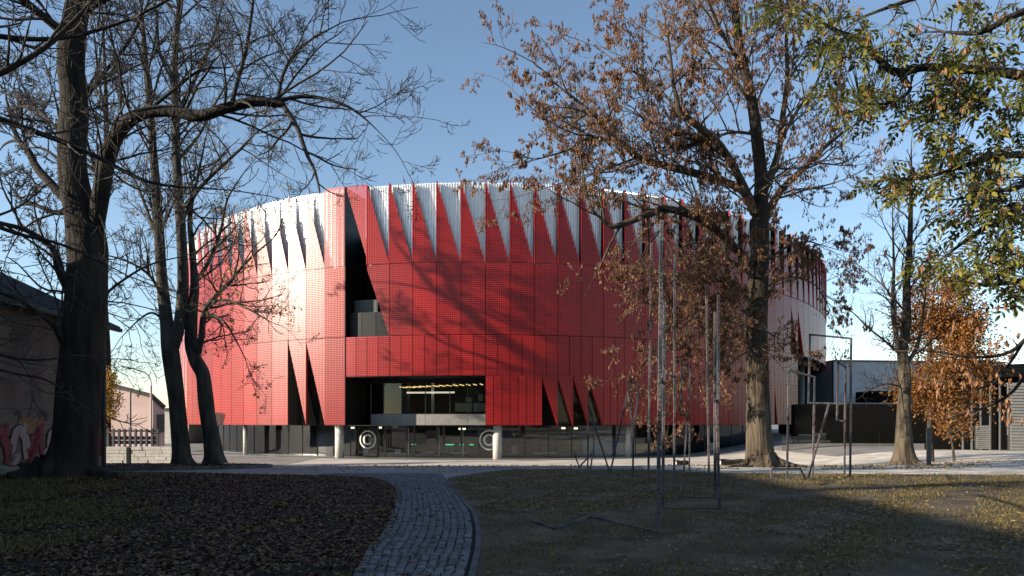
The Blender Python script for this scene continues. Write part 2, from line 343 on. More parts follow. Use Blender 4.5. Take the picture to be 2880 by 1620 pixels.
# island bed under the twin trees, with its kerb
IC, IR = (-14.2, 24.6), (5.4, 2.6)
iv = [(IC[0], IC[1], ground_z(*IC) + 0.10)]; ni = 60
for k in (0.5, 1.0):
    for i in range(ni):
        a = 2 * math.pi * i / ni; x, y = IC[0] + IR[0] * k * math.cos(a), IC[1] + IR[1] * k * math.sin(a); iv.append((x, y, ground_z(x, y) + (0.09 if k < 1 else 0.05)))
it = [(0, 1 + i, 1 + (i + 1) % ni) for i in range(ni)]; iq = [(1 + i, 1 + ni + i, 1 + ni + (i + 1) % ni, 1 + (i + 1) % ni) for i in range(ni)]
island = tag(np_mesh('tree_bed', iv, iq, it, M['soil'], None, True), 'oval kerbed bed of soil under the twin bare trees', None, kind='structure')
for i in range(0, ni, 2):
    a0, a1 = 2 * math.pi * i / ni, 2 * math.pi * (i + 1.9) / ni; vs = []
    for z in (-.05, .11):
        for a, r in ((a0, 0), (a1, 0), (a1, .1), (a0, .1)):
            x, y = IC[0] + (IR[0] + r) * math.cos(a), IC[1] + (IR[1] + r) * math.sin(a); vs.append((x, y, ground_z(x, y) + z))
    mesh('kerb_stone', vs, BOXF, M['kerb'], island)

# ------------------------------------------------------------------ the red oval building
EC = np.array([1.216, 116.40]); EA, EB = 62.08, 46.245
EU = np.array([-0.1619, -0.9868]); EV = np.array([0.9868, -0.1619])
_th = np.linspace(math.radians(-150), math.radians(150), 6001)
_pt = EC + np.outer(EA * np.cos(_th), EU) + np.outer(EB * np.sin(_th), EV)
_ar = np.concatenate([[0], np.cumsum(np.hypot(*np.diff(_pt, axis=0).T))])
_front = np.abs(_th) < math.radians(60)
_k0 = np.where(_front)[0][np.argmin(np.abs(_pt[_front, 0] / _pt[_front, 1] * F + 1440 - 971))]
_ar -= _ar[_k0]
BAY = 1.965
def frame(s):
    t = np.interp(s, _ar, _th); p = EC + EA * math.cos(t) * EU + EB * math.sin(t) * EV
    n = math.cos(t) / EA * EU + math.sin(t) / EB * EV; n /= np.hypot(*n); return p, n
def WB(s, off, z): p, n = frame(s); q = p + n * off; return Vector((q[0], q[1], z))
def px_of(s, off=0): v = WB(s, off, 0); return v.x / v.y * F + 1440
def s_of(px, off=0):
    ss = np.linspace(-30, 62, 1200); xs = [px_of(s, off) for s in ss]; i = int(np.argmax(xs)); j = int(np.argmin(xs)); return float(np.interp(px, xs[j:i], ss[j:i]))
Z0, Z1, Z2, Z3, ZB, ZG = 20.95, 14.36, 8.55, 5.28, 1.29, -1.5
K_LEFT, K_RIGHT = -19, 44
KE = int(round(s_of(2243) / BAY))
base = WB(0, -10, 0); base.z = ZG
arena = thing('oval_hall', base, 'large oval hall clad in red perforated metal with a sawtooth silver crown', 'building')

def panel(name, s0, s1, poly, off=0.0, ret=0.07, tilt=0.0, mat=None, gap=0.026, zbase=None):
    A, B = WB(s0, off, 0), WB(s1, off, 0); w = (B - A).length; _, n = frame((s0 + s1) / 2); nv = Vector((n[0], n[1], 0))
    nc = max(1, round(w / 0.151)); zb = min(z for _, z in poly) if zbase is None else zbase
    g = gap / w; fr = []; uvf = []
    cu = sum(u for u, _ in poly) / len(poly)
    for u, z in poly:
        uu = u + (g if u < cu else -g)
        fr.append(A + (B - A) * uu + nv * tilt * (1 - u) + Vector((0, 0, z - A.z))); uvf.append((u * nc, (z - zb) / 0.151))
    bk = [v - nv * ret for v in fr]; k = len(poly)
    faces = [tuple(range(k))] + [(i, i + k, (i + 1) % k + k, (i + 1) % k) for i in range(k)]
    uvs = list(uvf) + [(0, 0)] * (4 * k)
    return mesh(name, fr + bk, faces, mat or M['red'], arena, False, uvs)
def rect(z0, z1): return [(0, z0), (1, z0), (1, z1), (0, z1)]

ZS = 20.92
def arc_pane(s0, s1, z0, z1):
    A, B = WB(s0 + .02, -.45, z0), WB(s1 - .02, -.45, z0); mesh('slit_pane', [A, B, (B.x, B.y, z1), (A.x, A.y, z1)], [(0, 1, 2, 3)], M['glass'], arena)
for k in range(K_LEFT, K_RIGHT):
    s0, s1 = k * BAY, (k + 1) * BAY
    # crown tier
    if k == -1: panel('wall_panel', s0, s1, rect(Z1 + .025, Z0), off=0.12)
    elif k == 0: panel('wall_panel', s0, s1, [(1, Z1 + 0.55), (1, Z0), (0, Z0)], ret=0.12, zbase=Z1)
    else:
        panel('tooth_panel', s0, s1, [(0, Z1 + .025), (1, Z1 + .025), (0, Z0)], tilt=0.06 if k > 0 else 0.0, ret=0.06, zbase=Z1)
        panel('tooth_shade_sheet', s0, s1, [(0, Z1 + .1), (.96, Z1 + .1), (0, Z0 - .35)], off=-0.12, ret=0.02, mat=M['void'])  # added dark sheet standing in for the shade behind the tooth
        _, n = frame(s0); nv = Vector((n[0], n[1], 0)); o_, w0, w1 = (-.02, 0, .03) if k < 0 else (.075, -.02, .045)
        A, B = WB(s0 + w0, o_, Z1 + .025), WB(s0 + w1, o_, Z1 + .025)
        MB().box(A, B - A, -nv * 0.08, Vector((0, 0, Z0 - Z1 - .06))).build('crown_fin', M['red_solid'], arena)
        if k > 0: MB().box(A + (B - A) * .15 - nv * .085, (B - A) * .6, -nv * .42, Vector((0, 0, Z0 - Z1 - .10))).build('fin_web', M['void'], arena)
    # corrugated silver wall behind the teeth
    if k not in (0,):
        ph = 9; per = 4; vs = []
        for i in range(ph * per + 1):
            t = i / (ph * per); sgn = (0.05, 0.05, -0.05, -0.05)[i % per]
            a = WB(s0 + t * BAY, -0.55 + sgn, 0); vs.append((a.x, a.y, Z1 + 0.04)); vs.append((a.x, a.y, ZS))
        mesh('corrugated_sheet', vs, [(2 * i, 2 * i + 2, 2 * i + 3, 2 * i + 1) for i in range(ph * per)], M['silver'], arena)
    # second tier
    if k == 0: pass
    elif k == 1: panel('wall_panel', s0, s1, [(0, Z1 - .4), (1, Z2 + .025), (1, Z1 - .025), (0, Z1 - .025)], ret=0.12, zbase=Z2)
    elif k in (KE - 1, KE): panel('wall_panel', s0, s1, [(0, Z1 - 1.0), (1, Z2 + .025), (1, Z1 - .025), (0, Z1 - .025)], ret=0.25, zbase=Z2)
    else: panel('wall_panel', s0, s1, rect(Z2 + .025, Z1 - .025), off=0.10 if k == -1 else 0.0)
    # lower tiers
    if k < 0:
        if k in (-3, -2): arc_pane(s0, s1, ZB + .05, Z2 - .3); panel('wall_panel', s0, s1, [(0, Z2 - .3), (1, ZB), (1, Z2 - .025), (0, Z2 - .025)], ret=0.25, zbase=ZB)
        else: panel('wall_panel', s0, s1, rect(ZB, Z2 - .025), off=0.06)
    elif k < KE:
        for h in (0, 1): panel('band_panel', s0 + h * BAY / 2, s0 + (h + 1) * BAY / 2, rect(Z3 + .01, Z2 - .025))
k3 = 18
while k3 < KE * 3:
    s0 = k3 * BAY / 3
    if 25 <= k3 < 33:
        arc_pane(s0, s0 + 2 * BAY / 3, ZB + .05, Z3 - .2); panel('slit_panel', s0, s0 + 2 * BAY / 3, [(0, Z3 - .25), (1, ZB), (1, Z3 - .01), (0, Z3 - .01)], ret=0.3, zbase=ZB); k3 += 2
    elif k3 == KE * 3 - 9: panel('slit_panel', s0, s0 + BAY / 3, [(0, Z3 - .25), (1, ZB), (1, Z3 - .01), (0, Z3 - .01)], ret=0.25, zbase=ZB); k3 += 1
    else: panel('strip_panel', s0, s0 + BAY / 3, rect(ZB, Z3 - .01)); k3 += 1
# return faces closing the stepped edges at the notch and the recess
def wall_piece(name, s, o0, o1, z0, z1, mat, th=0.08):
    a, b = WB(s, o0, z0), WB(s, o1, z0); p, n = frame(s); t = Vector((-n[1], n[0], 0))
    return MB().box(a, t * th, b - a, Vector((0, 0, z1 - z0))).build(name, mat, arena)
# dark inner body in rings, each with its own set-back
def ring(name, z0, z1, offf, mat, cap=True):
    ss = []
    q = -95.0
    while q < 150: ss.append(q); q += 0.5 if -40 < q < 90 else 3.0
    ss += [0.001, 2 * BAY, 6 * BAY, KE * BAY]; ss = sorted(set(ss)); pts = []
    prev = None
    for s in ss:
        o = offf(s)
        if prev is not None and abs(o - prev) > 0.3: pts.append(WB(s, prev, 0))
        pts.append(WB(s, o, 0)); prev = o
    k = len(pts); vs = [(p.x, p.y, z0) for p in pts] + [(p.x, p.y, z1) for p in pts]
    fs = [(i, (i + 1) % k, (i + 1) % k + k, i + k) for i in range(k)]
    if cap: fs += [tuple(range(k))[::-1], tuple(range(k, 2 * k))]
    return mesh(name, vs, fs, mat, arena)
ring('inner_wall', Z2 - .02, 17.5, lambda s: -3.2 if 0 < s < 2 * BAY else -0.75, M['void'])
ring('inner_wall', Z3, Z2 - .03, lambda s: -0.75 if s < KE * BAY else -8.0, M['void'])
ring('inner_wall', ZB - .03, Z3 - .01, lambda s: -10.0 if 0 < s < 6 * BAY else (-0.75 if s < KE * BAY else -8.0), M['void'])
ring('foyer_wall', ZG, ZB - .05, lambda s: -11.0, M['interior'])
# terrace notch: black reveals, grey balustrade and a perforated screen
wall_piece('notch_reveal', -0.04, 0.08, -3.2, Z2, Z0 - .05, M['black'])
for a, b in ((0.06, .62), (.64, 1.28), (1.3, 1.94)):
    A, B = WB(a * BAY, -0.5, Z2 + .0), WB(b * BAY, -0.5, Z2); p, n = frame(a * BAY)
    MB().box(A, B - A, Vector((-n[0], -n[1], 0)) * .06, Vector((0, 0, 2.05))).build('balustrade_panel', M['black'], arena)
panel('balustrade_screen', 0.1, 1.2 * BAY, rect(Z2 + 2.08, Z2 + 3.2), off=-1.2, ret=0.04, mat=mat_perforated('dark_mesh', (0.08, 0.085, 0.09), 0.4, 0.30))
MB().box(WB(.05, -.1, Z2 - .1), WB(2 * BAY, -.1, 0) - WB(.05, -.1, 0), Vector((0, 3, 0)), Vector((0, 0, .08))).build('terrace_floor', M['dark_grey'], arena)
# big recessed window above the entrance
RS, RE, RO = 0.02, 6 * BAY - .02, -3.1
wall_piece('window_reveal', RS - .09, -0.02, RO - .2, ZB - .02, Z3, M['black'])
wall_piece('window_reveal', RE + .02, -0.08, RO - .2, ZB - .02, Z3, M['black'])
def arc_slab(name, s0, s1, o0, o1, z0, z1, mat, n=16):
    vs = []
    for i in range(n + 1):
        s = s0 + (s1 - s0) * i / n
        for o, z in ((o0, z0), (o1, z0), (o1, z1), (o0, z1)): v = WB(s, o, z); vs.append(v)
    fs = [(4 * i + a, 4 * i + (a + 1) % 4, 4 * i + 4 + (a + 1) % 4, 4 * i + 4 + a) for i in range(n) for a in range(4)] + [(0, 1, 2, 3), (4 * n + 3, 4 * n + 2, 4 * n + 1, 4 * n)]
    return mesh(name, vs, fs, mat, arena)
arc_slab('recess_floor', RS, RE, -0.1, -10, ZB - .05, ZB - .005, M['black'])
arc_slab('recess_ceiling', RS, RE, -0.1, -10, Z3 - .06, Z3 - .02, M['black'])
arc_slab('recess_lintel', RS, RE, RO + .02, RO - .1, Z3 - .42, Z3 - .07, M['black'])
wb = [0.35, 1.95, 3.12, 4.3, 5.15, 6.0]
sp = [0.35, 1.95, 2.6, 3.12, 4.3, 5.15, 6.0]
for a, b in zip(sp[:-1], sp[1:]): arc_slab('spandrel_panel', a * BAY + .012, b * BAY - .012, RO + .06, RO, ZB, 2.2, M['mid_grey'], 4)
for a, b in zip(wb[:-1], wb[1:]): arc_slab('window_pane', a * BAY + .03, b * BAY - .03, RO, RO - .02, 2.22, Z3 - .42, M['glass'], 3)
for a in wb: A = WB(a * BAY, RO - .01, 2.2); MB().bar(A, A + Vector((0, 0, Z3 - .4 - 2.2)), 0.07, 0.1).build('mullion', M['mullion'], arena)
arc_slab('window_rail', wb[0] * BAY, RE, RO + .03, RO - .04, 2.2, 2.26, M['mullion'])
# the room behind it
arc_slab('room_wall', 0.4, RE - .1, -9.7, -9.9, ZB, Z3 - .1, M['room_wall'])
for a, b, z0, z1 in ((4.05, 5.1, 2.2, 3.0), (5.2, 6.2, 2.2, 3.0), (4.7, 5.1, 3.1, 3.5), (5.5, 5.8, 3.2, 3.8)):
    arc_slab('wall_board', a * BAY, b * BAY, -8.6, -8.7, z0 + .3, z1 + .3, M['white'], 3)
for a, c in ((1.2, 'room_wall'), (2.55, 'white')): arc_slab('pillar', a * BAY + 1, a * BAY + 1.25, -5.5, -5.75, ZB, Z3 - .1, M[c], 2)
arc_slab('chair_back', 2.35 * BAY, 2.5 * BAY, -4.2, -4.3, 2.25, 2.65, M['paint_red'], 2)
for i, x in enumerate((1.5, 1.85, 2.2, 2.55, 2.9, 3.25, 3.6, 3.95, 4.3, 4.65, 5.0, 5.35, 5.7, 6.05)):
    A = WB(x * BAY, -4.6 - .12 * (i % 3), 4.62 + .02 * i); B = WB((x + 0.12) * BAY, -6.4, 4.62 + .02 * i)
    MB().bar(A, B, 0.07, 0.05).build('ceiling_lamp', M['lamp_warm'], arena)
for z in (4.10, 4.18): MB().bar(WB(1.75 * BAY, -5.2, z), WB(4.35 * BAY, -5.2, z), 0.03).build('strip_lamp', M['lamp_white'], arena)
# street level: glass front, mullions, columns, doors, signs
GO = -2.6
arc_slab('foyer_floor', -26, KE * BAY, 0.2, -11, ZG - .05, ZG + .02, M['interior_floor'], 60)
gs = s_of(1045 - 0, GO); d0, d1 = s_of(1063, GO), s_of(1348, GO)
marks = [-24 + 1.9 * i for i in range(13)]; marks = [m for m in marks if m < d0 - 2.2] + [d0 - 2.0, d0]
doors = [d0 + (d1 - d0) * t for t in (0, .075, .30, .37, .6, .66, .83, 1.0)]
right = [d1 + 1.95]
while right[-1] < KE * BAY - 2: right.append(right[-1] + 2.2)
allm = marks + doors[1:] + right
for a, b in zip(allm[:-1], allm[1:]): arc_slab('glass_pane', a + .03, b - .03, GO, GO - .02, ZG + .06, ZB - .06, M['glass_dark'], 2)
for a in allm:
    isd = d0 - .1 < a < d1 + .1; A = WB(a, GO - .01, ZG)
    fr_ = MB().bar(A, A + Vector((0, 0, ZB - ZG - .05)), 0.16 if isd else 0.05, 0.12).build('door_frame' if isd else 'mullion', M['mullion'], arena)
    if isd and any(abs(a - (d0 + (d1 - d0) * t)) < .01 for t in (0.30, 0.6, 0.83)):
        A = WB(a + .16, GO + .06, ZG + .25); MB().bar(A, A + Vector((0, 0, 2.3)), 0.035).build('handle', M['metal'], fr_)
arc_slab('glass_sill', -24, KE * BAY - 2, GO + .05, GO - .06, ZG + .02, ZG + .07, M['mullion'], 60)
def column(px, off, r, label=None):
    s = s_of(px, off); A = WB(s, off, ZG - .1); MB().cyl(A, A + Vector((0, 0, ZB - ZG + .05)), r, r, 20).build('column', M['concrete'], arena, True)
for px in (955, 1399): column(px, -1.0, 0.37)
for px in (690, 1766): column(px, -1.4, 0.2)
def copyright_sign(px, dia):
    s = s_of(px, GO); c = WB(s, GO + .03, 0.03); p, n = frame(s); t = Vector((-n[1], n[0], 0)); t = t if t.x > 0 else -t; nv = Vector((n[0], n[1], 0)); up = Vector((0, 0, 1))
    mb = None
    def arc(nm, pa, r0, r1, a0, a1, k=40):
        vs = []
        for i in range(k + 1):
            a = a0 + (a1 - a0) * i / k; d = t * math.cos(a) + up * math.sin(a)
            for r in (r0, r1):
                vs.append(c + d * r); vs.append(c + d * r + nv * .012)
        fs = []
        for i in range(k):
            q = 4 * i; fs += [(q, q + 2, q + 6, q + 4), (q + 1, q + 5, q + 7, q + 3), (q, q + 4, q + 5, q + 1), (q + 2, q + 3, q + 7, q + 6)]
        return mesh(nm, vs, fs, M['decal'], pa)
    R = dia / 2; g = arc('copyright_sign', arena, R * .86, R, 0, 2 * math.pi); arc('letter', g, R * .40, R * .60, math.radians(42), math.radians(318))
copyright_sign(1035, 1.58); copyright_sign(1376, 1.7)
for px, z in ((985, .92), (1062, .95), (1290, .85), (1299, .85), (1580, .9), (1615, .88)):
    A = WB(s_of(px, -6), -6, z); MB().box(A, (.32, 0, 0), (0, .3, 0), (0, 0, .16)).build('ceiling_lamp', M['lamp_white'], arena)
for px, w, h, c in ((1640, 3.2, 1.4, 'blue'), (1700, 3.0, 1.5, 'blue')):  # made-up blue panels imitating a blue reflection in the glass
    A = WB(s_of(px, -3.0), -3.0, ZG + .05); MB().box(A, (w, .9, 0), (0, .1, 0), (0, 0, h)).build('blue_reflection_panel', M[c], arena)
for px, w, h in ((640, 1.4, .22), (700, 1.2, .5), (770, .5, .75), (800, 1.6, .12), (880, 1.5, .10), (1010, .8, .2), (1110, .5, .35), (1180, 1.2, .12), (1265, 1.3, .10), (1440, .5, .7), (1500, 2.0, .08), (1830, 1.5, .6), (1950, 2.2, .7), (2020, 1.0, .9)):  # made-up pale boxes imitating bright streaks reflected in the glass
    A = WB(s_of(px, -3.0), -3.0, ZG + .35); MB().box(A, (w, 0 if px < 1400 else .9, 0), (0, .1, 0), (0, 0, h)).build('reflection_streak_box', M['white'] if h < .4 else M['concrete'], arena)
# columns and ceiling under the far overhang
for px in (2262, 2296): 
    s = s_of(px, -2.5) if px < 2290 else s_of(2296, -2.5); A = WB(s, -2.5, ZG); MB().cyl(A, A + Vector((0, 0, Z2 - ZG)), 0.45, 0.45, 16).build('column', M['mid_grey'], arena, True)
for px in (1159, 1254, 1266, 1294, 1322):
    A = WB(s_of(px, -5.5), -5.5, ZG + .02)
    t = thing('turnstile', A, {1159: 'turnstile with a green light, on its own behind the entrance doors', 1254: 'first of two adjoining turnstiles with green lights behind the doors', 1266: 'second of two adjoining turnstiles with green lights behind the doors', 1294: 'green-lit turnstile under the bright foyer lamp', 1322: 'green-lit turnstile closest to the half-hidden copyright sign'}[px], 'turnstile', 'turnstiles in the foyer')
    MB().box(A, (.22, 0, 0), (0, .5, 0), (0, 0, .98)).build('housing', M['dark_grey'], t)
    MB().box(A + Vector((-.06, -.02, .985)), (.36, 0, 0), (0, .5, 0), (0, 0, .05)).build('light_strip', M['lamp_green'], t)

# ------------------------------------------------------------------ neighbouring buildings
# old plastered house at the left
HK = Vector((-13.8, 23.0, 0)); HD = Vector((0.06, -0.9982, 0)); HI = Vector((-0.9982, -0.06, 0)); UP = Vector((0, 0, 1))
def H(a, b, z): return HK + HD * a + HI * b + UP * z
house = thing('plastered_house', HK + HI * 7 + HD * 15, 'old plastered house with graffiti along its wall and a dark metal roof', 'house')
HL, HE, HRZ, HB = 40.0, 4.95, 8.5, 7.7
MB().box(H(0.05, 0.05, -.6), HD * (HL - .1), HI * (2 * HB - .1), UP * (HE + .6)).build('wall_core', M['plinth'], house)
MB().box(H(0, -.03, -.3), HD * HL, HI * .1, UP * .75).build('plinth', M['plinth'], house)
zz = 0.47
while zz < HE - .2:
    h = min(0.72, HE - zz); MB().box(H(0, 0, zz), HD * HL, HI * .1, UP * (h - .02)).build('plaster_band', M['plaster'], house); zz += 0.74
mesh('gable_wall', [H(0, 0, -.3), H(0, 2 * HB, -.3), H(0, 2 * HB, HE), H(0, HB, HRZ - .2), H(0, 0, HE), H(.1, 0, -.3), H(.1, 2 * HB, -.3), H(.1, 2 * HB, HE), H(.1, HB, HRZ - .2), H(.1, 0, HE)],
     [(0, 1, 2, 3, 4), (9, 8, 7, 6, 5)] + [(i, i + 5, (i + 1) % 5 + 5, (i + 1) % 5) for i in range(5)], M['plaster'], house)
n = 66; sl = Vector(H(0, HB, HRZ) - H(0, -.4, HE - .22))
for i in range(n):
    a0 = -0.3 + i * (HL + .6) / n; w = (HL + .6) / n
    A = H(a0, -.4, HE - .22); nrm = HD.cross(sl).normalized(); nrm = nrm if nrm.z > 0 else -nrm
    m = MB().box(A, HD * (w - .02), sl, nrm * .05).build('roof_sheet', M['roof'], house)
    MB().box(A + nrm * .05, HD * .06, sl, nrm * .05).build('seam', M['roof'], m)
A = H(-.3, 2 * HB + .4, HE - .22); sl2 = H(0, HB, HRZ) - H(0, 2 * HB + .4, HE - .22); n2 = sl2.cross(HD).normalized(); n2 = n2 if n2.z > 0 else -n2
MB().box(A, HD * (HL + .6), sl2, n2 * .05).build('roof_slope', M['roof'], house)
MB().bar(H(-.3, -.45, HE - .25), H(HL + .3, -.45, HE - .25), .12).build('gutter', M['roof'], house)
MB().bar(H(.06, -.08, 0), H(.06, -.08, HE - .3), .1).build('downpipe', M['roof'], house)
# sprayed lettering on the wall: fat loops with dark outlines
gr = random.Random(3)
def ribbon(pts, w, mat, lift):
    vs = []; fs = []
    for i, (a, z) in enumerate(pts):
        p0 = pts[max(0, i - 1)]; p1 = pts[min(len(pts) - 1, i + 1)]; dx, dz = p1[0] - p0[0], p1[1] - p0[1]; q = math.hypot(dx, dz) or 1
        ox, oz = -dz / q * w / 2, dx / q * w / 2
        vs += [H(a + ox, -lift, z + oz), H(a - ox, -lift, z - oz)]
    fs = [(2 * i, 2 * i + 1, 2 * i + 3, 2 * i + 2) for i in range(len(pts) - 1)]
    return vs, fs
class Strokes:
    def __init__(s, mat): s.mat = mat
    def add(s, v, f): mesh('graffiti_stroke', v, f, M[s.mat], house)
mb_r, mb_p, mb_d, mb_o = (Strokes(k) for k in ('paint_red', 'paint_pink', 'paint_dark', 'paint_orange'))
for i in range(9):
    a = 0.5 + i * 0.75; mb = (mb_r, mb_p, mb_r, mb_p)[i % 4]
    pts = [(a + gr.uniform(-.1, .1) + 0.34 * math.cos(t * .9 + i), 0.95 + 0.42 * math.sin(t * 1.3 + i * 2)) for t in np.linspace(0, 4.6, 18)]
    mb_d.add(*ribbon(pts, .34, None, .032)); mb.add(*ribbon(pts, .26, None, .036))
    pts = [(a - .25 + .1 * math.sin(3 * t), .55 + t * 1.0) for t in np.linspace(0, 1, 8)]; (mb_p if i % 2 else mb_r).add(*ribbon(pts, .16, None, .040))
for i in range(6):
    a = 1.0 + i * 1.1; pts = [(a + .15 * math.cos(t), 1.75 + .13 * math.sin(t * 1.7)) for t in np.linspace(0, 5, 14)]; mb_d.add(*ribbon(pts, .035, None, .034))
pts = [(q, 1.55 + .1 * math.sin(q * 3)) for q in np.linspace(3.2, 4.3, 8)]; mb_o.add(*ribbon(pts, .4, None, .030))
pts = [(.25, z) for z in np.linspace(.55, 1.3, 5)]; mb_o.add(*ribbon(pts, .3, None, .030))

# pink gabled shed, fence, low wall and lamps in the gap beyond the house
pk = thing('pink_building', PX(400, 1240, 62), 'pale pink building with a sloping roofline beyond the bare trees', 'building')
d = 62
def Q(x, y, dd=0): return PX(x, y, d + dd)
zb = -1.4
front = [Q(255, 1190), Q(430, 1190), Q(430, 1117), Q(330, 1090), Q(255, 1075)]
for v in front[:2]: v.z = zb
side = Q(463, 1190, .6); side.z = zb; side2 = Q(463, 1150, .6)
vs = front + [side, side2, Q(330, 1090, 30)]
mesh('wall', [front[0], front[1], front[2], front[3], front[4], side, side2], [(0, 1, 2, 3, 4), (1, 5, 6, 2)], M['pink_wall'], pk)
for a, b in ((front[4], front[3]), (front[3], front[2]), (front[2], side2)):
    MB().bar(Vector(a) + Vector((0, -.2, .1)), Vector(b) + Vector((.1, -.2, .1)), .35, .25).build('roof_edge', M['roof'], pk)
MB().box(Q(440, 1215, -.1) , (.5, .3, 0), (0, .2, 0), (0, 0, 1.6)).build('window', M['dark_grey'], pk)
far = thing('far_house', PX(480, 1200, 95), 'small pale far-off house between the pink building and the twin trees', 'house')
A = PX(462, 1205, 95); A.z = -1.5; MB().box(A, (3.4, 0, 0), (0, 5, 0), (0, 0, 4.6)).build('wall', M['concrete'], far)
MB().box(A + Vector((-.2, -.2, 4.6)), (3.8, 0, 0), (0, 5.4, 0), (0, 0, .35)).build('roof', M['roof'], far)
fe = thing('post_fence', PX(370, 1250, 42), 'dark picket fence with square posts in front of the pink building', 'fence')
for i in range(10):
    A = PX(300 + i * 15.5, 1252, 42); A.z = ground_z(A.x, 42) - .1; top = PX(0, 1206, 42).z; MB().box(A, (.13, 0, 0), (0, .1, 0), (0, 0, top - A.z)).build('post', M['dark_grey'], fe)
for y0 in (1212, 1232, 1244):
    A = PX(292, y0, 42.08); B = PX(442, y0, 42.08); MB().bar(A, B, .22 if y0 > 1220 else .1, .05).build('rail', M['maroon'], fe)
lw = thing('low_stone_wall', PX(400, 1300, 31), 'low pale wall of long stone courses beside the plastered house', 'wall')
for j in range(6):
    x = 296
    while x < 500:
        w = rng.uniform(30, 60); A = PX(x, 1313 - j * 9.5, 31 + rng.uniform(0, .04)); L = min(w, 502 - x) * 31 / F
        if j >= 4 and rng.random() < .3: x += w; continue
        MB().box(A, (L - .02, 0, 0), (0, .35, 0), (0, 0, .145)).build('stone', M['concrete'], lw); x += w
gp = MB(); g0 = PX(362, 1318, 28.0); 
gpost = thing('gate_post', g0, 'thin dark post standing in front of the low pale wall', 'post')
MB().bar(Vector((g0.x, 28, ground_z(g0.x, 28))), PX(362, 1258, 28), .13).build('post', M['black'], gpost)
MB().bar(PX(362, 1257, 28) + Vector((0, 0, .0)), PX(362, 1255.5, 28), .18).build('cap', M['black'], gpost)
def tube_poly(pts, r, n=8):
    mb = MB(); k = len(pts); vs = []
    for i, p in enumerate(pts):
        d = (Vector(pts[min(k - 1, i + 1)]) - Vector(pts[max(0, i - 1)])).normalized(); u = d.cross(Vector((0, 1, 0))).normalized(); t = d.cross(u)
        vs += [Vector(p) + (u * math.cos(q) + t * math.sin(q)) * r for q in [2 * math.pi * j / n for j in range(n)]]
    fs = [(i * n + j, i * n + (j + 1) % n, (i + 1) * n + (j + 1) % n, (i + 1) * n + j) for i in range(k - 1) for j in range(n)] + [tuple(range(n)), tuple(range((k - 1) * n, k * n))]
    return mb.add(vs, fs)
sl_ = thing('street_lamp', PX(425, 1235, 46), 'tall street lamp with a curved arm above the pink building', 'street lamp')
b0 = PX(425, 1190, 46); b0.z = ground_z(b0.x, 46)
tube_poly([b0, PX(425, 1085, 46)], .07).build('pole', M['pink_wall'], sl_)
tube_poly([PX(425, 1086, 46), PX(424, 1070, 46), PX(419, 1058, 46), PX(408, 1048, 46), PX(385, 1040, 46), PX(362, 1034, 46)], .045).build('arm', M['metal'], sl_)
MB().bar(PX(362, 1034, 46), PX(345, 1031, 46), .12, .2).build('lamp_head', M['metal'], sl_)
sp_ = thing('utility_pole', PX(367, 1245, 55), 'slim dark pole standing against the pink wall', 'pole')
b0 = PX(367, 1190, 55); b0.z = -1.4; tube_poly([b0, PX(367, 1100, 55)], .07).build('pole', M['dark_grey'], sp_)
MB().bar(PX(362, 1205, 55), PX(372, 1205, 55), .1).build('bracket', M['dark_grey'], sp_)

# annex and pavilion at the right
an = thing('grey_annex', PX(2440, 1240, 95), 'plain pale grey box building with a dark side wall beyond the overhang', 'building')
d = 95; A = PX(2345, 1140, d); top = PX(2345, 1017, d).z
MB().box(A, (26, 3, 0), (-1.0, 18, 0), (0, 0, top - A.z)).build('wall', M['annex'], an)
B = PX(2343, 1250, d - .2); B.z = -1.5; C = PX(2250, 1250, d + 24); C.z = -1.5
mesh('side_wall', [B, C, (C.x, C.y, top), (B.x, B.y, top), B + Vector((.3, .6, 0)), C + Vector((.3, .6, 0)), (C.x + .3, C.y + .6, top - .02), (B.x + .3, B.y + .6, top - .02)], BOXF, M['maroon'], an)
MB().box(A + Vector((0, -.1, top - A.z)), (26, 3, 0), (-1, 18, 0), (0, 0, .25)).build('roof_edge', M['dark_grey'], an)
MB().box(A + Vector((.5, .5, -6)), (26, 3, 0), (-1, 18, 0), (0, 0, 5.98)).build('base_wall', M['void'], an)
for i in range(4):
    q = A + Vector((2 + i * 1.8, -1.0, 0.1)); MB().bar(q, q + Vector((0, 0, 1.0)), .06).build('railing_post', M['black'], an)
MB().bar(A + Vector((2, -1, 1.1)), A + Vector((7.5, -.5, 1.1)), .06).build('railing', M['black'], an)
MB().box(PX(2450, 1130, 88), (8, 0, 0), (0, 4, 0), (0, 0, 1.4)).build('canopy', M['void'], an)
dw = thing('dark_service_wall', PX(2400, 1270, 60), 'black flat service wall under the grey annex', 'wall')
A = PX(2238, 1290, 62); A.z = -1.6; MB().box(A, (12.0, -1.5, 0), (0, 1, 0), (0, 0, 4.75)).build('wall', M['void'], dw)
for i in range(7):
    q = PX(2200 + i * 46, 1270, 55); q.z = ground_z(q.x, 55); MB().box(q, (1.25, 0, 0), (0, .04, 0), (0, 0, 1.25)).build('glass_panel', M['glass_dark'], dw)
pav = thing('black_pavilion', PX(2780, 1260, 45), 'low black pavilion with a slatted roof edge and pale louvre panels', 'building')
d = 45; gz_ = -.7
A = PX(2600, 1260, d + 3); A.z = gz_; zt = PX(0, 1075, d).z
MB().box(A, (14, -3, 0), (5.4, 8, 0), (0, 0, zt - gz_)).build('wall', M['void'], pav)
for i in range(6):
    q = PX(2655, 1066 - i * 6.0, d + .7); MB().box(q, (9.5, -2.0, .28), (5.4, 8.5, 0), (0, 0, .10)).build('roof_slat', M['black'], pav)
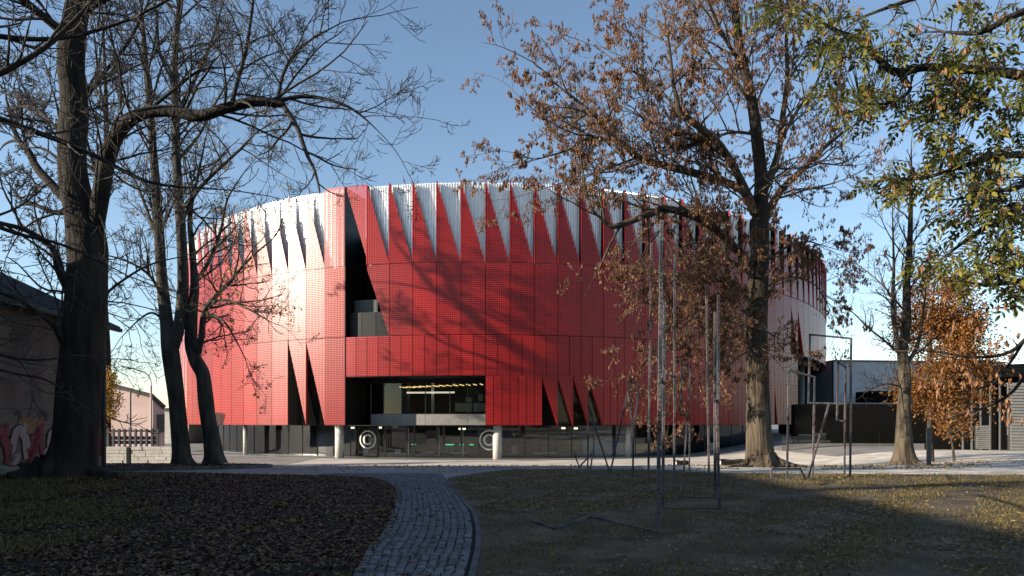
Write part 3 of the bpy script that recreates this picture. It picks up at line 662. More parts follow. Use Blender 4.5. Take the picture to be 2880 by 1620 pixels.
for x in (2708, 2733, 2758, 2785, 2812, 2835):
    q = PX(x, 1200, d - .1 + (2880 - x) * .0065); q.z = gz_; MB().bar(q, q + UP * (zt - gz_), .08).build('post', M['metal'], pav)
def louvre(x0, x1, y0, y1, dd, n):
    a = PX(x0, y1, dd); b = PX(x1, y0, dd); h = (b.z - a.z) / n
    bk_ = MB().box(a + Vector((-.03, .06, -.03)), (b.x - a.x + .06, 0, 0), (0, .05, 0), (0, 0, b.z - a.z + .06)).build('louvre_backing', M['dark_grey'], pav)
    for i in range(n): MB().add(boxv(a + UP * h * i, (b.x - a.x, 0, 0), (0, .05, h * .5), (0, .01, h * .45)), BOXF).build('louvre_slat', M['louver'], bk_)
louvre(2842, 2896, 1077, 1265, 44.0, 22); louvre(2746, 2783, 1197, 1262, 44.4, 12)
T = thing('lamp_mast', PX(2773, 1230, 50), 'dark lamp mast with a flat crosshead behind the pavilion', 'street lamp')
b0 = PX(2773, 1190, 54); b0.z = -1; tube_poly([b0, PX(2773, 1018, 54)], .06).build('pole', M['black'], T); MB().bar(PX(2758, 1017, 54), PX(2789, 1017, 54), .1, .25).build('lamp_head', M['black'], T)
# unseen tenements, added so the glass mirrors dark fronts, not bright sky
def tenement(x, y, ang, w, h, col):
    c = Vector((x, y, -.5)); u = Vector((math.cos(ang), math.sin(ang), 0)); v = Vector((-u.y, u.x, 0))
    t = thing('added_tenement', c, 'unseen tenement house added for the glass front to mirror', 'house', 'unseen tenements added for the glass front')
    MB().box(c - u * w / 2, u * w, v * 10, UP * h).build('wall', M[col], t)
    a = c - u * (w / 2 + .3) - v * .4 + UP * h; mesh('roof', [a, a + u * (w + .6), a + u * (w + .6) + v * 10.8, a + v * 10.8, a + v * 5.4 + UP * 3, a + u * (w + .6) + v * 5.4 + UP * 3], [(0, 1, 5, 4), (2, 3, 4, 5), (0, 4, 3), (1, 2, 5), (0, 3, 2, 1)], M['roof'], t)
    n = int(w // 3)
    for i in range(n):
        for j in range(int(h // 3.3)):
            q = c - u * w / 2 + u * (w * (i + .5) / n - .5) + UP * (1.1 + 3.2 * j) - v * .05
            MB().box(q, u * 1.0, v * .1, UP * 1.6).build('window', M['dark_grey'], t)
for i, (x, y, a, w, h, col) in enumerate(((-78, 30, -1.5, 18, 10, 'plaster'), (-77, 10, -1.5, 17, 11.5, 'mid_grey'), (-76, -12, -1.5, 20, 10.5, 'plaster'), (-60, -42, -.75 + math.pi * 0, 20, 11, 'mid_grey'),
                                        (-38, -56, -.3, 20, 13, 'plaster'), (-16, -60, 0, 20, 14, 'mid_grey'), (6, -60, 0, 20, 13, 'plaster'), (28, -60, .1, 20, 14.5, 'mid_grey'), (50, -56, .3, 20, 13.5, 'plaster'))):
    tenement(x, y, a + math.pi, w, h, col)
# ------------------------------------------------------------------ steel sculptures
def bar_part(parent, a, b, w):
    w *= .70
    a, b = Vector(a), Vector(b); e = (b - a).normalized() * w * .5; MB().bar(a - e * .98, b + e * .98, w).build('bar', M['fleck'], parent)
sa = thing('zigzag_sculpture', GP(1716, 1335), 'low sculpture of leaning bars crossing in a zigzag near the glass front', 'sculpture', 'painted steel bar sculptures on the lawn')
w = .065
dA = {1: dist_of(1320), 2: dist_of(1335), 3: dist_of(1346), 4: dist_of(1354)}
segs = [((1654, 1319, dA[1]), (1716, 1334, dA[2])), ((1716, 1334, dA[2]), (1780, 1345, dA[3])), ((1780, 1345, dA[3]), (1842, 1353, dA[4])),
        ((1653, 1320, dA[1]), (1654, 1197, dA[1])), ((1654, 1141, dA[2] - .6), (1716, 1332, dA[2])), ((1716, 1332, dA[2]), (1764.5, 1103, 19.8)), ((1764.5, 1112, 19.8), (1772, 1057, 19.9)),
        ((1764, 1103, 19.75), (1781, 1205, dA[3])), ((1797, 1098, 19.3), (1781, 1205, dA[3])), ((1781, 1205, dA[3]), (1780, 1346, dA[3])),
        ((1615, 1276, 24.5), (1627, 1285, 23.8)), ((1615, 1276, 24.5), (1629, 1313, 24.0)), ((1629, 1313, 24.0), (1667, 1273, 23.2)), ((1667, 1273, 23.2), (1661, 1320, 22.6))]
for a, b in segs: bar_part(sa, PX(*a), PX(*b), w)
def pole(parent, xt, yt, xb, yb, w, d=None):
    d = d or dist_of(yb); bar_part(parent, PX(xb, yb, d), PX(xt, yt, d), w); return d
sb = thing('tall_pole_sculpture', GP(1850, 1508), 'tallest sculpture of upright poles, its base bar zigzagging over the lawn', 'sculpture', 'painted steel bar sculptures on the lawn')
d1_ = pole(sb, 1861, 624, 1850, 1507, .066)
for (x0, y0), (x1, y1) in (((1850, 1505), (1660, 1458)), ((1660, 1458), (1564, 1494)), ((1564, 1494), (1498, 1472))):
    bar_part(sb, GP(x0, y0 + 2) + UP * .04, GP(x1, y1 + 2) + UP * .04, .066)
d2_ = pole(sb, 1869, 848, 1864, 1436, .066); pole(sb, 2021, 832, 2020.5, 1125, .062, d2_ - .0); pole(sb, 2016, 1125, 2023, 1434, .066, d2_)
bar_part(sb, PX(2016, 1125, d2_), PX(2021, 1122, d2_), .06)
bar_part(sb, PX(1864, 1432, d2_), PX(2023, 1432, d2_), .06); bar_part(sb, PX(1857, 1058, d1_), PX(1865, 1077, d2_), .06)
sc_ = thing('slender_pole_sculpture', GP(1896, 1363), 'sculpture of five slender upright poles with a crossbar, behind the tallest one', 'sculpture', 'painted steel bar sculptures on the lawn')
d3_ = pole(sc_, 1832, 685, 1823, 1383, .062); d4_ = pole(sc_, 1898, 719, 1896, 1363, .068); pole(sc_, 1987, 803, 1994, 1359, .066); d5_ = pole(sc_, 2011, 881, 2011, 1406, .066)
bar_part(sc_, PX(1830, 1043, d3_), PX(1896, 1059, d4_), .06); bar_part(sc_, PX(1898, 1396, d5_ + .3), PX(2011, 1403, d5_), .06)
sd = thing('stepped_sculpture', GP(1930, 1326), 'small sculpture of a stepped frame with a leaning bar beneath the brown foliage', 'sculpture', 'painted steel bar sculptures on the lawn')
dd = dist_of(1326)
for a, b in (((1917, 1009), (1915, 1167)), ((1915, 1167), (1940, 1167)), ((1940, 1167), (1938.5, 1327)), ((1942, 1033), (1923, 1325)), ((1898, 1019), (1942, 1033)), ((1934, 991), (1933, 1044)), ((1923, 1325), (1898, 1325))):
    bar_part(sd, PX(*a, dd), PX(*b, dd), .062)
se = thing('frame_sculpture', GP(2286, 1343), 'sculpture of interlocking rectangular frames to one side of the thick tree', 'sculpture', 'painted steel bar sculptures on the lawn')
q1, q2, q3, q4 = dist_of(1357), dist_of(1344), dist_of(1346), dist_of(1336)
for a, b in (((2219, 1040, q1), (2213, 1357, q1)), ((2219, 1040, q1), (2292, 1061, q2)), ((2291, 1061, q2), (2286, 1344, q2)),
             ((2278, 941, q2), (2274, 1133, q2)), ((2278, 941, q2), (2394, 952, q3)), ((2394, 952, q3), (2391, 1346, q3)), ((2274, 1133, q2), (2392, 1135, q3)),
             ((2357, 1019, q4), (2354, 1181, q4)), ((2357, 1019, q4), (2378, 1033, q4)), ((2378, 1033, q4), (2375, 1336, q4)), ((2354, 1181, q4), (2376, 1185, q4)),
             ((2331, 1138, q2 - .2), (2271, 1350, dist_of(1350)))): bar_part(se, PX(*a), PX(*b), .066)
sf = thing('low_bar_sculpture', GP(2169, 1373), 'knee-high bent bar at the foot of the thick tree', 'sculpture', 'painted steel bar sculptures on the lawn')
q5 = dist_of(1373)
for a, b in (((2169, 1319, q5), (2169, 1374, q5)), ((2169, 1319, q5), (2250, 1318, q5 + 1.2)), ((2250, 1318, q5 + 1.2), (2264, 1345, q5 + 1.6))): bar_part(sf, PX(*a), PX(*b), .062)

# lying logs
def log(x0, x1, y, d, r, label):
    a, b = PX(x0, y, d), PX(x1, y, d + .5); a.z = ground_z(a.x, a.y) + r * .9; b.z = ground_z(b.x, b.y) + r * .9
    t = thing('felled_log', a, label, 'log', 'felled logs by the thick tree')
    pts = [a + (b - a) * i / 6 + UP * .02 * math.sin(i * 1.7) for i in range(7)]; mb = tube_poly(pts, r, 14)
    mb.build('bark', M['bark_light'], t, True)
    for p, q in ((a, a - (b - a).normalized() * .02), (b, b + (b - a).normalized() * .02)): MB().cyl(p, q, r * .98, r * .94, 14).build('cut_end', M['gravel'], t)
log(2022, 2098, 1288, 28.5, .15, 'longer felled log lying against the roots of the thick tree')
log(1898, 1934, 1292, 29.5, .13, 'shorter felled log lying apart, behind the stepped sculpture')

# ------------------------------------------------------------------ trees
def catmull(pts, sub):
    P = [np.array(p, float) for p in pts]; out = []
    for i in range(len(P) - 1):
        p0 = P[max(0, i - 1)]; p1, p2 = P[i], P[i + 1]; p3 = P[min(len(P) - 1, i + 2)]
        for k in range(sub):
            t = k / sub; out.append(0.5 * ((2 * p1) + (-p0 + p2) * t + (2 * p0 - 5 * p1 + 4 * p2 - p3) * t * t + (-p0 + 3 * p1 - 3 * p2 + p3) * t ** 3))
    out.append(P[-1]); return np.array(out)
def tubes_np(polys, sides, knobby=0.0, roots=0.0):
    groups = {}
    for p, r in polys: groups.setdefault(len(p), []).append((p, r))
    V = []; Qd = []; base_i = 0
    ang = np.arange(sides) * 2 * np.pi / sides
    for n, lst in groups.items():
        P = np.array([np.asarray(p, float) for p, _ in lst]); R = np.array([np.asarray(r, float) for _, r in lst])
        T = np.gradient(P, axis=1); T /= np.linalg.norm(T, axis=2, keepdims=True) + 1e-9
        mt = T.mean(1); ref = np.where(np.abs(mt[:, 1:2]) < 0.8, np.array([[0, 1.0, 0]]), np.array([[1.0, 0, 0]]))[:, None, :]
        A = np.cross(T, ref); A /= np.linalg.norm(A, axis=2, keepdims=True) + 1e-9; B = np.cross(T, A)
        RR = R[:, :, None] * np.ones(sides)[None, None, :]
        if knobby:
            zz = np.arange(n)[None, :, None] * 0.55; ph = np.arange(len(lst))[:, None, None] * 1.7
            RR = RR * (1 + knobby * (np.sin(3 * ang[None, None] + zz * .5 + ph) * .6 + np.sin(5 * ang[None, None] - zz * .8 + ph) * .35 + np.sin(zz * 1.3 + 2 * ang[None, None] + ph) * .5))
        if roots:
            mid = np.median(R[:, :12], axis=1)[:, None, None]; fl = np.clip((R[:, :, None] - mid) / mid, 0, 1.2) + .12
            lob = np.clip(.5 + .5 * np.sin(6 * ang + 1.1 + 1.3 * np.sin(2 * ang)), 0, 1) ** 1.6 - .42
            RR = RR * (1 + roots * fl * lob[None, None, :])
        ring_ = P[:, :, None, :] + RR[..., None] * (np.cos(ang)[None, None, :, None] * A[:, :, None, :] + np.sin(ang)[None, None, :, None] * B[:, :, None, :])
        m = len(lst); V.append(ring_.reshape(-1, 3))
        idx = base_i + np.arange(m * n * sides).reshape(m, n, sides); nxt = np.roll(idx, -1, axis=2)
        Qd.append(np.stack([idx[:, :-1], nxt[:, :-1], nxt[:, 1:], idx[:, 1:]], -1).reshape(-1, 4)); base_i += m * n * sides
    return np.concatenate(V), np.concatenate(Qd)
def rvec(r): 
    while True:
        v = Vector((r.uniform(-1, 1), r.uniform(-1, 1), r.uniform(-1, 1)))
        if 0.05 < v.length < 1: return v.normalized()
def grow(r, p, d, L, rad, lvl, par, out, tips):
    n = 7 if lvl >= 2 else (5 if lvl == 1 else 4)
    pts = [p.copy()]; d = d.normalized(); dirs = [d]
    for i in range(n):
        d = (d + rvec(r) * par['wig'] + UP * par['trop'][lvl] * (i / n)).normalized(); p = p + d * (L / n); pts.append(p.copy()); dirs.append(d)
    tip = max(par['tip'], rad * 0.3); rr = [rad + (tip - rad) * i / n for i in range(n + 1)]
    out.append((lvl, pts, rr))
    if lvl == 0:
        tips.append((pts[-1], d)); tips.append((pts[-2], d))
        if par.get('dense'): tips.append((pts[1], d))
        return
    kids = par['kids'][lvl]; kids = max(1, int(round(kids * r.uniform(.75, 1.25))))
    for k in range(kids):
        t = 0.15 + 0.85 * (k + r.random()) / kids; i = min(n - 1, int(t * n)); f = t * n - i
        q = pts[i].lerp(pts[i + 1], f); dd = dirs[i + 1]; ax = dd.cross(rvec(r)).normalized()
        nd = Matrix.Rotation(math.radians(r.uniform(28, 62)), 3, ax) @ dd
        grow(r, q, nd, L * r.uniform(.38, .62) * (1.15 - .5 * t), max(par['tip'], rr[i] * .6), lvl - 1, par, out, tips)
def thin(gs, k): return [[(x, y, d, r * k) for x, y, d, r in g] for g in gs]
def limb_pts(g):                    # (x, y, d, r) picture guide -> 3-D points and radii
    a = np.array([(*PX(x, y, d), r) for x, y, d, r in g]); c = catmull(a, 5); return c[:, :3], np.maximum(c[:, 3], .008)
def make_tree(name, label, group, trunk, limbs, par, seed, bark, twig, kids_per_m=2.2, L0=2.2, start_r=0.22, lvl=3, up=0.25, only=None, tbark=None):
    r = random.Random(seed); P0, R0 = limb_pts(trunk)
    base = Vector(P0[0]); t = thing(name, base, label, 'tree', group)
    v, q = tubes_np([(P0, R0)], 36, 0.04, 0.55); np_mesh('trunk', v, q, None, tbark or bark, t, True)
    if R0[0] > .5:
        rc = float(np.median(R0[:14])); nr = 8
        for i in range(nr):
            a = 6.283 * (i + r.uniform(-.3, .3)) / nr; dv = Vector((math.cos(a), math.sin(a), 0)); sd = Vector((-dv.y, dv.x, 0)) * r.uniform(-.5, .5); ln = r.uniform(1.3, 2.6)
            pts = [base + dv * rc * q + sd * rc * q * q * .25 for q in (.55, .85, 1.15 * ln * .6, 1.15 * ln * .85, 1.15 * ln * 1.1)]
            zs = (.75, .38, .10, .02, -.10); 
            for p_, z_ in zip(pts, zs): p_.z = ground_z(p_.x, p_.y) + z_ * rc
            c_ = catmull([(*p_, q_ * rc) for p_, q_ in zip(pts, (.30, .27, .17, .11, .05))], 4); v, q = tubes_np([(c_[:, :3], c_[:, 3])], 8, .08); np_mesh('root', v, q, None, tbark or bark, t, True)
    lp = [limb_pts(g) for g in limbs]
    for p, rr in lp: v, q = tubes_np([(p, rr)], 10, 0.05); np_mesh('limb', v, q, None, bark, t, True)
    out = []; tips = []
    for p, rr in [(P0, R0)] + lp:
        seg = np.linalg.norm(np.diff(p, axis=0), axis=1)
        for i in range(len(p) - 1):
            if rr[i] > start_r: continue
            nb = seg[i] * kids_per_m; nb = int(nb) + (1 if r.random() < nb - int(nb) else 0)
            for _ in range(nb):
                f = r.random(); q = Vector(p[i]).lerp(Vector(p[i + 1]), f); dd = Vector(p[i + 1] - p[i]).normalized()
                ax = dd.cross(rvec(r)).normalized(); nd = (Matrix.Rotation(math.radians(r.uniform(30, 75)), 3, ax) @ dd) + UP * up
                if only and not only(q, nd): continue
                grow(r, q, nd, L0 * r.uniform(.45, 1.15) * (0.55 + 0.45 * min(1, rr[i] / .1)), min(rr[i] * .6, par.get('cap', .045)), lvl - 1, par, out, tips)
        e = Vector(p[-1]); dd = Vector(p[-1] - p[-2]).normalized(); grow(r, e, dd, L0 * .8, max(rr[-1], .012), lvl - 1, par, out, tips)
    big = [(p, rr) for l, p, rr in out if l >= 1]; small = [(p, rr) for l, p, rr in out if l == 0]
    if big: v, q = tubes_np(big, 5); o = np_mesh('branches', v, q, None, twig, t, True); o['kind'] = 'stuff'
    if small: v, q = tubes_np(small, 3); o = np_mesh('twigs', v, q, None, twig, t, True); o['kind'] = 'stuff'
    return t, tips
def quads_leaf(pos, dirs, length, width, seed, jit=0.35, fold=0.25):
    """diamond-shaped leaf blades of 4 corners + midrib fold, as two quads each sharing the rib"""
    g = np.random.default_rng(seed); n = len(pos); pos = np.asarray(pos, float); d = np.asarray(dirs, float) + g.normal(0, jit, (n, 3)); d /= np.linalg.norm(d, axis=1, keepdims=True)
    s = np.cross(d, g.normal(0, 1, (n, 3))); s /= np.linalg.norm(s, axis=1, keepdims=True) + 1e-9; nn = np.cross(d, s)
    L = (length * g.uniform(.7, 1.2, n))[:, None]; Wd = (width * g.uniform(.7, 1.2, n))[:, None]
    a = pos; b = pos + d * L; m0 = pos + d * L * .45 + nn * Wd * fold
    l = pos + d * L * .42 + s * Wd * .5; rr = pos + d * L * .42 - s * Wd * .5
    V = np.stack([a, l, b, rr, m0], 1).reshape(-1, 3); k = np.arange(n)[:, None] * 5
    T = np.concatenate([k + np.array([[0, 4, 1]]), k + np.array([[1, 4, 2]]), k + np.array([[0, 3, 4]]), k + np.array([[3, 2, 4]])])
    return V, T

PAR = dict(wig=.2, trop=(.3, .22, .1, 0), tip=.0055, kids=(0, 4, 4, 4))
# big bare tree close to the plastered house
d = 16
T1 = [(172, 1362, d, .95), (185, 1335, d, .66), (200, 1290, d, .53), (215, 1200, d, .47), (228, 1050, d, .46), (238, 900, d, .44), (245, 780, d, .43), (245, 690, d, .42), (228, 600, d, .36), (208, 500, d, .31), (203, 400, d, .30), (208, 300, d, .29), (200, 180, d, .28), (212, 60, d, .26), (232, -80, d, .22), (240, -300, d, .14), (250, -520, d, .05)]
L1 = [[(262, 680, d, .26), (282, 560, 15.8, .27), (300, 450, 15.6, .25), (335, 370, 15.5, .22), (395, 322, 15.4, .19), (480, 312, 15.3, .19), (560, 326, 15.2, .18), (640, 302, 15.1, .16), (720, 286, 15, .15), (785, 292, 15, .12), (797, 300, 15, .10)],
      [(770, 292, 15, .07), (815, 276, 15, .055), (880, 272, 15, .05), (960, 292, 15, .04), (1010, 320, 15, .03), (1060, 365, 15, .015)],
      [(650, 300, 15.1, .06), (668, 230, 15.2, .055), (690, 150, 15.3, .05), (705, 60, 15.4, .04), (720, -60, 15.5, .03)],
      [(780, 290, 15, .05), (800, 200, 15.2, .045), (850, 130, 15.4, .035), (930, 80, 15.6, .02)],
      [(410, 318, 15.4, .05), (480, 260, 15.8, .045), (560, 200, 16, .035), (640, 190, 16.2, .02)],
      [(200, 1005, d, .11), (175, 960, 15.6, .085), (150, 915, 15.3, .075), (97, 872, 15, .06), (40, 838, 14.7, .05), (-60, 800, 14.4, .03)],
      [(200, 830, d, .12), (165, 760, 15.6, .10), (148, 700, 15.3, .085), (73, 648, 15, .07), (-20, 620, 14.6, .05), (-120, 560, 14.4, .03)],
      [(200, 120, d, .16), (168, 84, 15.8, .13), (106, 33, 15.5, .11), (40, -20, 15.2, .09), (-60, -90, 15, .05)],
      [(215, 40, d, .14), (300, -10, 15.7, .12), (420, -80, 15.4, .08), (560, -150, 15, .04)],
      [(240, 880, d, .05), (330, 800, 17, .04), (420, 745, 17.6, .03), (520, 720, 18, .015)],
      [(205, 330, d, .08), (280, 220, 16.8, .06), (360, 120, 17.4, .05), (420, 0, 18, .03)],
      [(205, 420, d, .07), (130, 330, 16.8, .05), (60, 280, 17.4, .04), (-30, 250, 18, .02)]]
make_tree('bare_ash_tree', 'massive dark bare tree forking in front of the plastered house', 'bare trees', T1, thin(L1[:1], .70) + thin(L1[1:], .8), dict(PAR, cap=.032), 11, M['bark_dark'], M['twig'], 2.6, 2.8, .20, lvl=4)
# tree whose long boughs arch in from beyond the picture's edge
d = 10
T0 = [(-520, 1500, d, .4), (-510, 1200, d, .3), (-500, 800, d, .27), (-480, 300, d, .25), (-460, -200, d, .2), (-440, -700, d, .08)]
L0_ = [[(-480, 250, d, .12), (-200, 260, 10, .09), (0, 335, 10, .062), (230, 420, 10.2, .05), (420, 512, 10.4, .035), (600, 530, 10.6, .015)],
       [(-480, 300, d, .12), (-200, 280, 10, .08), (0, 205, 10, .06), (150, 115, 10.2, .05), (280, -20, 10.4, .03)],
       [(-470, 0, d, .12), (-200, 60, 10.4, .08), (0, 102, 10.6, .055), (180, 106, 10.8, .045), (370, 52, 11, .03), (520, -30, 11.2, .02)],
       [(-490, 500, d, .1), (-200, 520, 10.5, .07), (0, 640, 10.6, .045), (180, 690, 10.8, .03), (330, 760, 11, .012)],
       [(-500, 900, d, .07), (-200, 960, 10.5, .045), (0, 1040, 10.6, .03), (120, 1065, 10.8, .025), (190, 1105, 10.9, .012)],
       [(-500, 850, d, .07), (-200, 940, 11, .045), (60, 1010, 11.2, .03), (200, 1000, 11.4, .01)]]
make_tree('arching_bare_tree', 'bare tree whose long thin boughs arch in from beyond the house wall', 'bare trees', T0, thin(L0_, .72), dict(PAR, kids=(0, 3, 4, 5)), 21, M['bark_dark'], M['twig'], 2.4, 1.5, .10)
# twin-stemmed trees in the oval bed
d = 25
T2 = [(514, 1308, d, .52), (511, 1285, d, .40), (506, 1230, d, .34), (494, 1100, d, .33), (478, 980, d, .33), (468, 900, d, .26), (455, 780, d, .22), (447, 650, d, .20), (435, 480, d, .17), (425, 350, d, .14), (412, 200, d, .11), (400, 60, d, .08), (390, -80, d, .04)]
L2_ = [[(484, 985, d, .26), (505, 910, d, .25), (514, 800, d, .23), (510, 660, d, .21), (501, 520, d, .19), (495, 400, d, .17), (492, 300, d, .16), (490, 180, d, .14), (500, 60, d, .11), (512, -80, d, .06)],
       [(505, 560, d, .09), (525, 581, 24.6, .09), (559, 531, 24.2, .08), (615, 475, 24, .07), (682, 414, 23.8, .05), (727, 369, 23.6, .03), (800, 330, 23.4, .02)],
       [(450, 700, d, .08), (420, 610, 25.6, .07), (385, 520, 26, .05), (340, 440, 26.4, .03)],
       [(462, 850, d, .07), (425, 780, 24.4, .06), (370, 740, 24, .045), (310, 720, 23.6, .03)],
       [(493, 330, d, .1), (540, 240, 25.8, .08), (590, 130, 26.2, .06), (630, 0, 26.6, .03)],
       [(490, 240, d, .08), (450, 150, 24.5, .06), (440, 40, 24, .05), (430, -60, 23.6, .03)],
       [(500, 450, d, .08), (560, 380, 26, .06), (600, 300, 26.5, .05), (660, 200, 27, .03)],
       [(470, 910, d, .06), (430, 880, 24.6, .05), (390, 900, 24.2, .03), (340, 950, 24, .015)]]
t2, tips2 = make_tree('twin_stem_tree', 'slender bare tree with two upright stems in the oval bed', 'bare trees', thin([T2], .88)[0], thin(L2_, .85), PAR, 31, M['bark_grey'], M['twig'], 2.0, 3.0, .18, lvl=4)
d = 25.3
T3 = [(604, 1304, d, .50), (602, 1280, d, .40), (594, 1230, d, .33), (584, 1170, d, .31), (576, 1100, d, .29), (570, 1050, d, .28), (550, 1012, d, .27), (537, 965, d, .25), (540, 880, d, .22), (548, 800, d, .17), (540, 700, d, .12), (535, 600, d, .09), (560, 480, d, .05), (580, 380, d, .02)]
L3_ = [[(552, 1010, d, .14), (566, 950, 25, .13), (574, 880, 24.8, .11), (602, 838, 24.6, .09), (650, 790, 24.4, .07), (690, 740, 24.2, .05), (745, 690, 24, .03)],
       [(590, 850, 24.7, .06), (640, 845, 24.2, .05), (700, 870, 23.8, .04), (760, 905, 23.5, .02)],
       [(545, 800, d, .09), (585, 740, 25.6, .08), (620, 650, 26, .06), (640, 560, 26.4, .04), (690, 480, 26.6, .02)],
       [(575, 880, 24.8, .05), (625, 900, 24.3, .045), (660, 950, 24, .03), (690, 1010, 23.8, .015)]]
t3, tips3 = make_tree('crooked_tree', 'bare tree with a crooked kinked trunk beside the twin-stemmed one', 'bare trees', thin([T3], .9)[0], thin(L3_, .9), PAR, 41, M['bark_grey'], M['twig'], 2.0, 2.6, .16, lvl=4)
r = random.Random(5); sel = [tips3[i] for i in r.sample(range(len(tips3)), min(260, len(tips3)))] + [tips2[i] for i in r.sample(range(len(tips2)), min(120, len(tips2)))]
V, T = quads_leaf([tuple(p) for p, _ in sel], [(0, 0, -1)] * len(sel), .13, .09, 3, .6); o = np_mesh('last_leaves', V, None, T, M['yellow_leaf'], t3); o['kind'] = 'stuff'
# bare tree behind the house that shades the facade
def ap(p): x = p.x / p.y * F + 1440; y = HOR - (p.z - EYE) / p.y * F; return (x, y, p.y)
def towards_sun(x, y):              # where a bough must stand for its shadow to reach this spot of the facade
    q = WB(s_of(x), 0, 0); q.z = EYE + (HOR - y) / F * q.y
    return q + TO_SUN * ((35.5 - 0.55 * (6.5 - q.x)) / math.cos(SUN_EL))
SP = [([(1660, 1110), (1582, 1062), (1529, 1028), (1435, 965), (1362, 917), (1296, 857), (1246, 828), (1200, 790), (1157, 735), (1120, 690)], .40, .07),
      ([(1296, 857), (1262, 800), (1252, 745), (1233, 690)], .12, .04), ([(1246, 828), (1180, 808), (1098, 795), (1030, 792)], .12, .03),
      ([(1560, 965), (1494, 927), (1411, 884), (1329, 851), (1240, 770)], .13, .04), ([(1582, 1062), (1520, 1050), (1451, 1036), (1360, 1003), (1267, 973), (1188, 926), (1110, 880)], .21, .04),
      ([(1451, 1040), (1330, 1035), (1220, 1045), (1130, 1068)], .09, .03), ([(1700, 1010), (1600, 950), (1500, 890), (1430, 830), (1380, 760)], .14, .04),
      ([(1690, 1060), (1640, 960), (1590, 850), (1560, 740)], .13, .04), ([(1435, 965), (1370, 960), (1290, 910), (1200, 880)], .09, .03), ([(1700, 1000), (1690, 880), (1660, 760), (1640, 650)], .12, .04)]
L4 = [[(*ap(towards_sun(*q)), r0 + (r1 - r0) * i / (len(g) - 1)) for i, q in enumerate(g)] for g, r0, r1 in SP]
b1 = towards_sun(1660, 1110); SB = Vector((b1.x + .6, b1.y - .3, ground_z(b1.x, b1.y) - .1))
T4 = [(*ap(p), q) for p, q in zip([SB, SB + UP * 4, SB + UP * 8, b1, towards_sun(1690, 1000), towards_sun(1690, 800), towards_sun(1670, 560)], (.45, .36, .33, .30, .22, .12, .03))]
make_tree('tall_bare_tree', 'tall bare tree rising behind the roof of the plastered house', 'bare trees', T4, L4, dict(PAR, tip=.02, cap=.07), 51, M['bark_dark'], M['twig'], .8, 2.6, .25, lvl=4)

